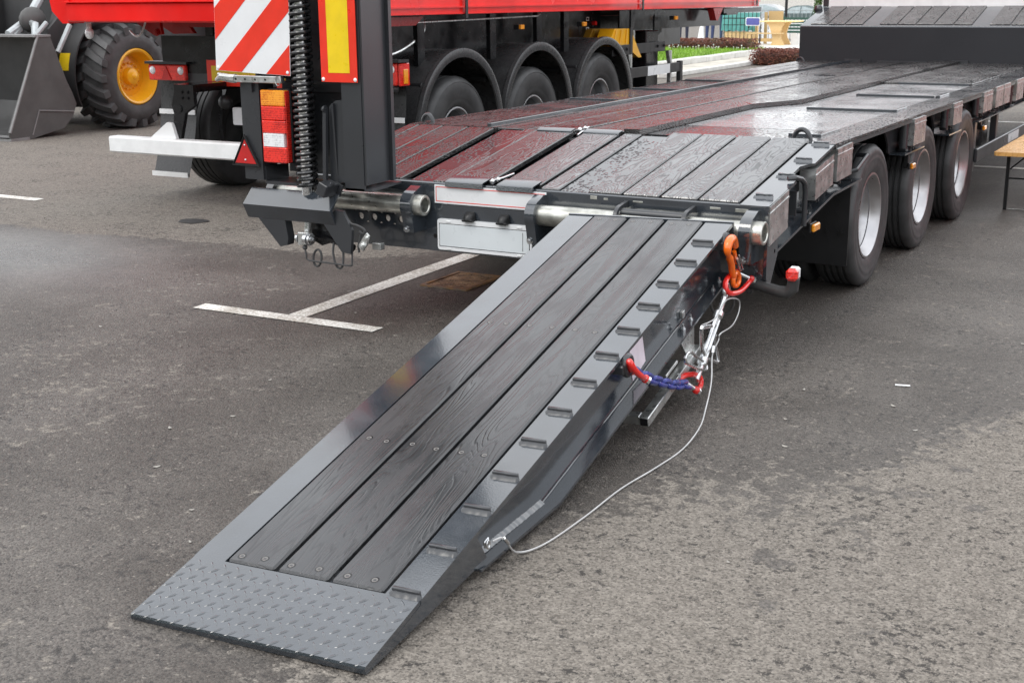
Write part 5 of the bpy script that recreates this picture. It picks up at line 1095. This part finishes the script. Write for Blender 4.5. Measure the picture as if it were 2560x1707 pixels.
# white flowers in front of the long hedge
WF = mat('white_petal', (.8, .8, .78), .6); b = M()
for i in range(46):
    x = random.uniform(-12.5, -8.9); y = random.uniform(27.9, 28.3); z = random.uniform(.13, .22); b.ball((x, y, z), random.uniform(.012, .026), 6, (1, 1, .7)); b.tube([(x, y, .09), (x, y, z)], .004, 4)
tag(one('flowers', b, WF, 'small white flowers in front of the long hedge', 'flowers'), kind='stuff')
# sign, railings, planter, table
sg = thing('sign', 'small blue sign with white rim in front of the iron railing', 'sign', (-10.67, 33.4, 0)); b = M(); b.prism(rrect(-10.90, -10.44, .565, .815, .05), 'y', 33.38, 33.40); obj('panel', b, WHITE, sg)
b = M(); b.prism(rrect(-10.875, -10.465, .59, .79, .04), 'y', 33.370, 33.3795); obj('blue_field', b, mat('sign_blue', (.09, .10, .33), .5), sg); b = M(); b.box(-10.47, -10.435, 33.41, 33.44, .0, .56); b.box(-10.82, -10.79, 33.41, 33.44, .5, .8); obj('post', b, BLK, sg)
rl_ = thing('iron_railing', 'black iron railing with slim upright bars by the plaza', 'railing', (-11, 33.5, 0))
for i in range(10): b = M(); x = -11.62 + .127 * i; b.box(x - .008, x + .008, 33.5, 33.516, .0, .96); obj('bar', b, BLK, rl_)
b = M(); b.box(-11.66, -10.45, 33.4995, 33.4835, .77, .80) if False else b.box(-11.66, -10.45, 33.4825, 33.4995, .77, .80); b.box(-11.66, -10.45, 33.4825, 33.4995, .58, .60); obj('rail', b, BLK, rl_)
pb = thing('market_counter', 'wooden counter under a teal cloth behind the iron railing', 'counter', (-11.3, 34.2, 0))
for i in range(3): b = M(); b.box(-11.75, -10.75, 33.9, 33.93, .01 + .125 * i, .13 + .125 * i, .004); obj('board', b, PINE2, pb)
TEAL = mat('teal_cloth', (.10, .32, .29), .8); b = M(); vs = []; n = 26
for i in range(n + 1):
    x = -11.85 + 1.2 * i / n; vs += [(x, 33.84 + .03 * math.sin(i * 1.9), .40 + .02 * math.sin(i * 1.3)), (x, 33.95 + .008 * math.sin(i * 1.9), .93), (x, 34.6, .93)]
b.add(vs, [(3 * i + k, 3 * i + 3 + k, 3 * i + 4 + k, 3 * i + 1 + k) for i in range(n) for k in (0, 1)]); obj('cloth', b, TEAL, pb)
b = M(); b.box(-10.72, -10.64, 33.75, 33.83, 0, .62); b.box(-10.60, -10.52, 34.2, 34.28, 0, .95); b.box(-10.50, -10.05, 34.3, 34.34, .60, .98); obj('post', b, PINE2, pb)
tbn = thing('display_table', 'pale pine table on a curved pedestal with a low bench board', 'table', (-9.9, 33.5, 0))
b = M(); b.prism([(-10.38, .685), (-10.36, .715), (-9.30, .715), (-9.28, .685)], 'y', 33.1, 33.95); obj('tabletop', b, PINE2, tbn)
pr = [(-10.05, .0), (-9.62, .0), (-9.66, .10), (-9.73, .22), (-9.76, .36), (-9.70, .55), (-9.60, .684), (-10.20, .684), (-10.09, .55), (-10.02, .36), (-9.98, .22), (-10.0, .10)]
for y in (33.2, 33.8): b = M(); b.prism(pr, 'y', y, y + .06); obj('pedestal', b, PINE2, tbn)
b = M(); b.box(-10.76, -9.62, 33.06, 33.19, .34, .375, .006); b.box(-10.7, -10.62, 33.08, 33.17, 0, .339); obj('bench_board', b, PINE2, tbn)
b = M(); b.box(-10.45, -9.8, 33.45, 33.5, .10, .20); obj('cross_board', b, PINE2, tbn)
GRN = mat('dark_green_boards', (.03, .085, .065), .6)
gb = thing('green_bench', 'dark green slatted bench behind the pine table', 'bench', (-9.4, 35.3, 0))
for i in range(5): b = M(); b.box(-10.5, -7.9, 35.3, 35.34, .30 + .10 * i, .37 + .10 * i); obj('slat', b, GRN, gb)
b = M(); [b.box(x, x + .06, 35.345, 35.4, 0, .8) for x in (-10.4, -9.2, -8.0)]; obj('leg', b, GRN, gb)
pl = thing('white_planter', 'white scalloped planter beside the pine table', 'planter', (-9.1, 33.7, 0)); b = M()
for i in range(4): b.prism([(-9.55 + .2 * i, .0), (-9.36 + .2 * i, .0), (-9.36 + .2 * i, .30)] + [(-9.455 + .2 * i + .095 * math.cos(q), .30 + .06 * math.sin(q)) for q in np.linspace(.3, PI - .3, 5)] + [(-9.55 + .2 * i, .30)], 'y', 33.6, 33.64)
obj('panel', b, WHITE2, pl)
pf = thing('picket_fence', 'white picket fence with rounded tops below the parked cars', 'fence', (-11.5, 40, -.07))
for i in range(26):
    x = -13.2 + .13 * i; b = M(); b.prism([(x, -.05), (x + .09, -.05), (x + .09, .60)] + [(x + .045 + .045 * math.cos(q), .60 + .05 * math.sin(q)) for q in np.linspace(.3, PI - .3, 4)] + [(x, .60)], 'y', 40, 40.02); obj('picket', b, WHITE2, pf)
b = M(); b.box(-13.2, -9.85, 40.021, 40.05, .2, .26); b.box(-13.2, -9.85, 40.021, 40.05, .45, .50); obj('rail', b, WHITE2, pf)
wf = thing('wire_fence', 'thin grey wire fence in front of the parked cars', 'fence', (-12.5, 42, -.1)); b = M()
for i in range(26): b.box(-14.6 + .15 * i, -14.588 + .15 * i, 42, 42.012, -.1, .92)
b.box(-14.6, -10.8, 42.013, 42.023, .86, .88); obj('mesh_panel', b, mat('wire', (.35, .38, .38), .5), wf)
lp = thing('lamp_post', 'slim black lamp post between the tipper and the gooseneck', 'lamp post', (-11.93, 40.3, -.07)); b = M(); b.cyl((-11.93, 40.3, -.07), (-11.93, 40.3, 4.2), .05, 12); b.cyl((-11.93, 40.3, -.07), (-11.93, 40.3, .62), .075, 12); obj('pole', b, BLK, lp); b = M(); b.ball((-11.93, 40.3, 4.35), .2, 12); obj('globe', b, WHITE2, lp)
# slender conifer
sb = thing('column_shrub', 'slender green column shrub by the white post', 'shrub', (-10.93, 40.6, -.08)); b = M(); b.tube([(-10.98, 40.6, -.08), (-10.85, 40.6, 1.0), (-10.78, 40.6, 2.2)], [.03, .02, .01], 6); obj('stem', b, TW, sb)
b = M(); vs = []; fs = []
for i in range(1500):
    z = random.uniform(.2, 2.3); r = .20 * min(1, (2.4 - z) / 1.0) * (.75 + .35 * mnoise.noise((0, 0, z * 3))) * random.uniform(.4, 1); a = random.uniform(0, 2 * PI); c = Vector((-11.0 + .095 * z + r * math.cos(a), 40.6 + r * math.sin(a), z)); u = Vector((random.uniform(-1, 1), random.uniform(-1, 1), random.uniform(-.3, 1.4))).normalized() * .05; v = u.cross(Vector((random.random(), random.random(), random.random()))).normalized() * .02
    o = len(vs); vs += [c - u, c + v, c + u, c - v]; fs.append((o, o + 1, o + 2, o + 3))
b.add(vs, fs); obj('foliage', b, leafm('conifer_leaf', (.05, .11, .02), (.09, .17, .03), (.04, .08, .02)), sb)['kind'] = 'stuff'
b = M(); b.box(-10.72, -10.50, 41.0, 41.2, -.1, 3.2, .01); one('white_post', b, WHITE2, 'square white post right of the slender shrub', 'post')
# parked cars in the lower car park
def car(name, label, x, y, z, c, rz=0):
    k = thing(name, label, 'car', (x, y, z), 'cars in the lower car park', rz)
    body = [(-2.1, .35), (-2.12, .62), (-2.0, .80), (-1.2, .90), (1.45, .92), (2.05, .86), (2.12, .60), (2.1, .35)]
    b = M(); b.prism(body, 'y', -.84, .84); obj('body', b, c, k, 50, local=True)
    cab = [(-1.25, .90), (-.45, 1.36), (-.1, 1.43), (.6, 1.43), (1.05, 1.33), (1.75, .93)]
    b = M(); n = len(cab); vs = [(p, -.78 + (.16 if q > 1 else 0), q) for p, q in cab] + [(p, .78 - (.16 if q > 1 else 0), q) for p, q in cab]
    b.add(vs, [tuple(range(n)), tuple(range(2 * n - 1, n - 1, -1))] + [(i, (i + 1) % n, n + (i + 1) % n, n + i) for i in range(n)]); obj('cabin', b, c, k, 50, local=True)
    b = M()
    for s in (-1, 1):
        for w_ in ([(-1.0, .955), (-.42, 1.30), (.12, 1.36), (.12, .955)], [(.20, .955), (.20, 1.36), (.60, 1.36), (.98, 1.27), (1.45, .965)]):
            f = lambda q: s * (.785 - .16 * min(1, max(0, (q - .93) / .4)))
            v_ = [(p, f(q) + s * .012, q) for p, q in w_]; b.add(v_, [tuple(range(len(v_)))])
    b.add([(-1.2, -.66, .955), (-1.2, .66, .955), (-.50, .58, 1.35), (-.50, -.58, 1.35)], [(0, 1, 2, 3)]); obj('window', b, mat('car_glass', (.30, .36, .37), .08), k, local=True)
    wb = M(); wb.lathe([(0, -.1), (.20, -.1), (.30, -.1), (.31, -.07), (.31, .07), (.30, .1), (.20, .1), (0, .1)], (0, 0, 0), 'y', 20)
    w_ = obj('wheel', wb, RUBBER, k, local=True); w_.location = (-1.35, -.76, .31)
    for p, q in ((1.3, -.76), (-1.35, .76), (1.3, .76)): c2 = w_.copy(); COL.objects.link(c2); c2.location = (p, q, .31)
    return k
C1 = mat('car_grey_green', (.10, .14, .14), .2, coat=.6); C2 = mat('car_silver', (.45, .48, .50), .25, coat=.6); C3 = mat('car_white', (.72, .73, .74), .25, coat=.6)
car('parked_car', 'grey green saloon car beyond the wire fence', -23.3, 78, -.83, C1, .0)
car('parked_car', 'silver car showing behind the grey green saloon', -29.3, 88, -.85, C2, .0)
car('parked_car', 'white car behind the slender shrub and white post', -23.9, 88, -.92, C3, .1)
car('parked_car', 'second silver car at the far back of the car park', -26.5, 95, -1.0, C2, -.2)
# light wall far behind the car park, and trees
fw_ = thing('far_building', 'pale building at the back of the car park', 'building', (-30, 120, -1.5)); b = M(); b.box(-90, 10, 120, 130, -1.8, 9); obj('wall', b, mat('far_wall', (.62, .60, .56), .8), fw_)
for i in range(14):
    b = M(); x = -80 + 6.2 * i; b.box(x, x + 2.2, 119.9, 119.99, 1.2, 3.2); obj('window', b, gl, fw_)
# people by the counter: jeans below the tipper's chassis
def person(label, x, y, rz, top, legs, hair, z=0):
    k = thing('person', label, 'person', (x, y, z), None, rz)
    J = [(0, 0, .95), (0, 0, 1.15), (0, -.01, 1.38), (0, -.01, 1.50), (0, -.03, 1.60), (0, -.02, 1.74), (.10, 0, .90), (.105, -.01, .50), (.10, .02, .09), (.11, -.13, .04), (-.10, 0, .90), (-.115, .0, .50), (-.115, .03, .09), (-.125, -.12, .04), (.19, 0, 1.40), (.25, .02, 1.13), (.24, -.08, .88), (.24, -.10, .79), (-.19, 0, 1.40), (-.26, .02, 1.13), (-.25, -.06, .88), (-.25, -.08, .79)]
    E_ = [(0, 1), (1, 2), (2, 3), (3, 4), (4, 5), (0, 6), (6, 7), (7, 8), (8, 9), (0, 10), (10, 11), (11, 12), (12, 13), (2, 14), (14, 15), (15, 16), (16, 17), (2, 18), (18, 19), (19, 20), (20, 21)]
    R_ = [.145, .14, .15, .055, .085, .075, .095, .06, .042, .04, .095, .06, .042, .04, .062, .045, .034, .03, .062, .045, .034, .03]
    me = bpy.data.meshes.new('person_body'); me.from_pydata(J, E_, []); o = bpy.data.objects.new('body', me); COL.objects.link(o)
    md = o.modifiers.new('skin', 'SKIN'); o.modifiers.new('sub', 'SUBSURF').levels = 1; o.modifiers['sub'].render_levels = 1
    for i, v in enumerate(me.skin_vertices[0].data): v.radius = (R_[i], R_[i] * (.75 if i < 3 else 1)); v.use_root = (i == 0)
    dg = bpy.context.evaluated_depsgraph_get(); m2 = bpy.data.meshes.new_from_object(o.evaluated_get(dg)); bpy.data.objects.remove(o)
    for q in (top, legs, SKIN): m2.materials.append(q)
    for p in m2.polygons:
        c = p.center; p.material_index = 1 if c.z < .98 and abs(c.x) < .21 else (2 if c.z > 1.47 or (abs(c.x) > .2 and c.z < .90) else 0); p.use_smooth = True
    o = bpy.data.objects.new('body', m2); COL.objects.link(o); o.parent = k
    b = M(); b.ball((0, -.01, 1.71), .105, 14, (.95, 1.05, 1.0)); obj('hair', b, hair, k, local=True)
    b = M(); [b.ball((s * .11, -.08, .035), .05, 10, (.9, 2.3, .8)) for s in (-1, 1)]; obj('shoe', b, PLASTIC, k, local=True)
    return k
SKIN = mat('skin', (.50, .30, .21), .5); JEAN = mat('blue_jeans', (.035, .05, .12), .85); JEAN2 = mat('washed_jeans', (.07, .11, .20), .85); NAVY = mat('navy_trousers', (.02, .023, .045), .85); HAIR = mat('dark_hair', (.03, .02, .015), .6)
person('person in navy trousers standing left behind the long hedge', -13.15, 34.0, .3, mat('beige_top', (.45, .36, .26), .8), NAVY, HAIR)
person('person in dark jeans carrying a white bag behind the hedge', -12.28, 34.0, 2.9, mat('grey_top', (.25, .26, .28), .8), JEAN, HAIR)
person('person in washed blue jeans right of the white bag', -11.95, 34.4, 3.3, mat('blue_top', (.12, .16, .26), .8), JEAN2, HAIR)
b = M(); b.prism([(-12.62, .14), (-12.42, .14), (-12.44, .50), (-12.50, .62), (-12.56, .50)], 'y', 33.85, 33.93); one('carrier_bag', b, WHITE2, 'white carrier bag held beside dark jeans', 'bag')
b = M(); vs = []; fs = []
for i in range(400):
    c = Vector((random.uniform(-11.82, -11.62), random.uniform(34.0, 34.3), random.uniform(.05, .55))); u = Vector((random.uniform(-1, 1), random.uniform(-1, 1), random.uniform(-1, 1))).normalized() * .04; v = u.cross(Vector((random.random(), random.random(), 1))).normalized() * .02; o = len(vs); vs += [c - u, c + v, c + u, c - v]; fs.append((o, o + 1, o + 2, o + 3))
b.add(vs, fs); bs_ = thing('potted_shrub', 'small green shrub between the jeans and the teal cloth', 'shrub', (-11.72, 34.15, 0)); obj('foliage', b, leafm('shrub_leaf', (.04, .13, .02), (.08, .20, .03), (.05, .10, .02)), bs_)['kind'] = 'stuff'; b = M(); b.cyl((-11.72, 34.15, 0), (-11.72, 34.15, .3), .03, 6); obj('stem', b, TW, bs_)
# petals and scraps on the asphalt
PT = mat('pale_petal', (.34, .32, .29), .7)
spots = [(-.55, -1.25), (-.35, -1.72), (-.47, -1.95), (-1.95, -.9), (-2.2, .1), (-2.4, .3), (-2.6, .05), (1.56, -.3), (1.72, -1.03), (1.62, -.72), (1.95, -.35), (-.96, -.05), (.38, -2.75), (.20, -2.55), (1.9, -2.1), (-1.3, .35), (-.2, -2.3), (2.1, -.62), (2.25, .9), (2.3, 1.6)]
for i, (x, y) in enumerate(spots):
    a = random.uniform(0, PI); r = random.uniform(.008, .016); b = M(); pts = [(x + r * math.cos(q) * math.cos(a) - r * .45 * math.sin(q) * math.sin(a), y + r * math.cos(q) * math.sin(a) + r * .45 * math.sin(q) * math.cos(a), .004 + .002 * math.cos(2 * q)) for q in np.linspace(0, 2 * PI, 9)[:-1]]
    b.add(pts + [(x, y, .006)], [(k, (k + 1) % 8, 8) for k in range(8)]); one('petal', b, PT, 'small pale petal lying on the dark asphalt', 'petal', 'pale petals scattered on the asphalt')
b = M(); b.cyl((1.885, -.06, .005), (1.945, -.045, .005), .004, 8); one('cigarette_end', b, WHITE2, 'white cigarette end on the asphalt right of the ramp', 'cigarette end')
# unseen red vehicle on the right, given a low sided trailer's shape; it colours the glossy side of the low loader
ft = thing('low_side_trailer', 'red low sided trailer standing to the right outside the low loader', 'trailer', (4.8, 6.8, 0))
b = M(); b.box(3.55, 6.0, 2.6, 16.0, .40, .60, .02); b.box(3.55, 3.60, 2.6, 16.0, .601, 1.25, .01); b.box(5.95, 6.0, 2.6, 16.0, .601, 1.25, .01); b.box(3.601, 5.949, 2.6, 2.65, .601, 1.25, .01); b.box(3.601, 5.949, 15.95, 16.0, .601, 1.25, .01); obj('body', b, RED, ft)
b = M()
for i in range(14): b.box(3.52, 3.549, 2.7 + i * 1.0, 2.78 + i * 1.0, .42, 1.24)
b.box(3.52, 3.549, 2.6, 16.0, 1.2401, 1.28); obj('side_rib', b, REDD, ft)
for x in (3.72, 5.83):
    for y in (8.9, 10.2): c = copy_part(w0, ft, Vector((x, y, .40)) - Vector((4.8, 6.8, 0))); c.rotation_euler = (0, 0, PI if x < 4 else 0)
b = M(); b.box(4.7, 4.9, 1.0, 2.6, .42, .52); obj('drawbar', b, BLACKP, ft)

# unseen trees added behind the camera, to darken what the glossy rear faces mirror
b = M(); vs = []; fs = []
for i in range(5200):
    x = random.uniform(-60, 60); y = -34 + random.uniform(-3, 3); h = 7 + 2.5 * mnoise.noise((x * .12, 0, 0)) + 1.5 * mnoise.noise((x * .45, 3, 0)); z = random.uniform(0, 1) ** .8 * h
    u = Vector((random.uniform(-1, 1), random.uniform(-.4, .4), random.uniform(-1, 1))).normalized() * random.uniform(.5, 1.1); v = u.cross(Vector((random.uniform(-.3, .3), 1, random.uniform(-.3, .3)))).normalized() * random.uniform(.4, .8); c = Vector((x, y, z)); o = len(vs); vs += [c - u, c + v, c + u, c - v]; fs.append((o, o + 1, o + 2, o + 3))
b.add(vs, fs); tag(one('added_trees', b, leafm('added_tree_leaf', (.03, .06, .015), (.05, .09, .025), (.03, .05, .015)), 'unseen dark green trees added behind the camera for the reflections', 'added_trees'), kind='stuff')
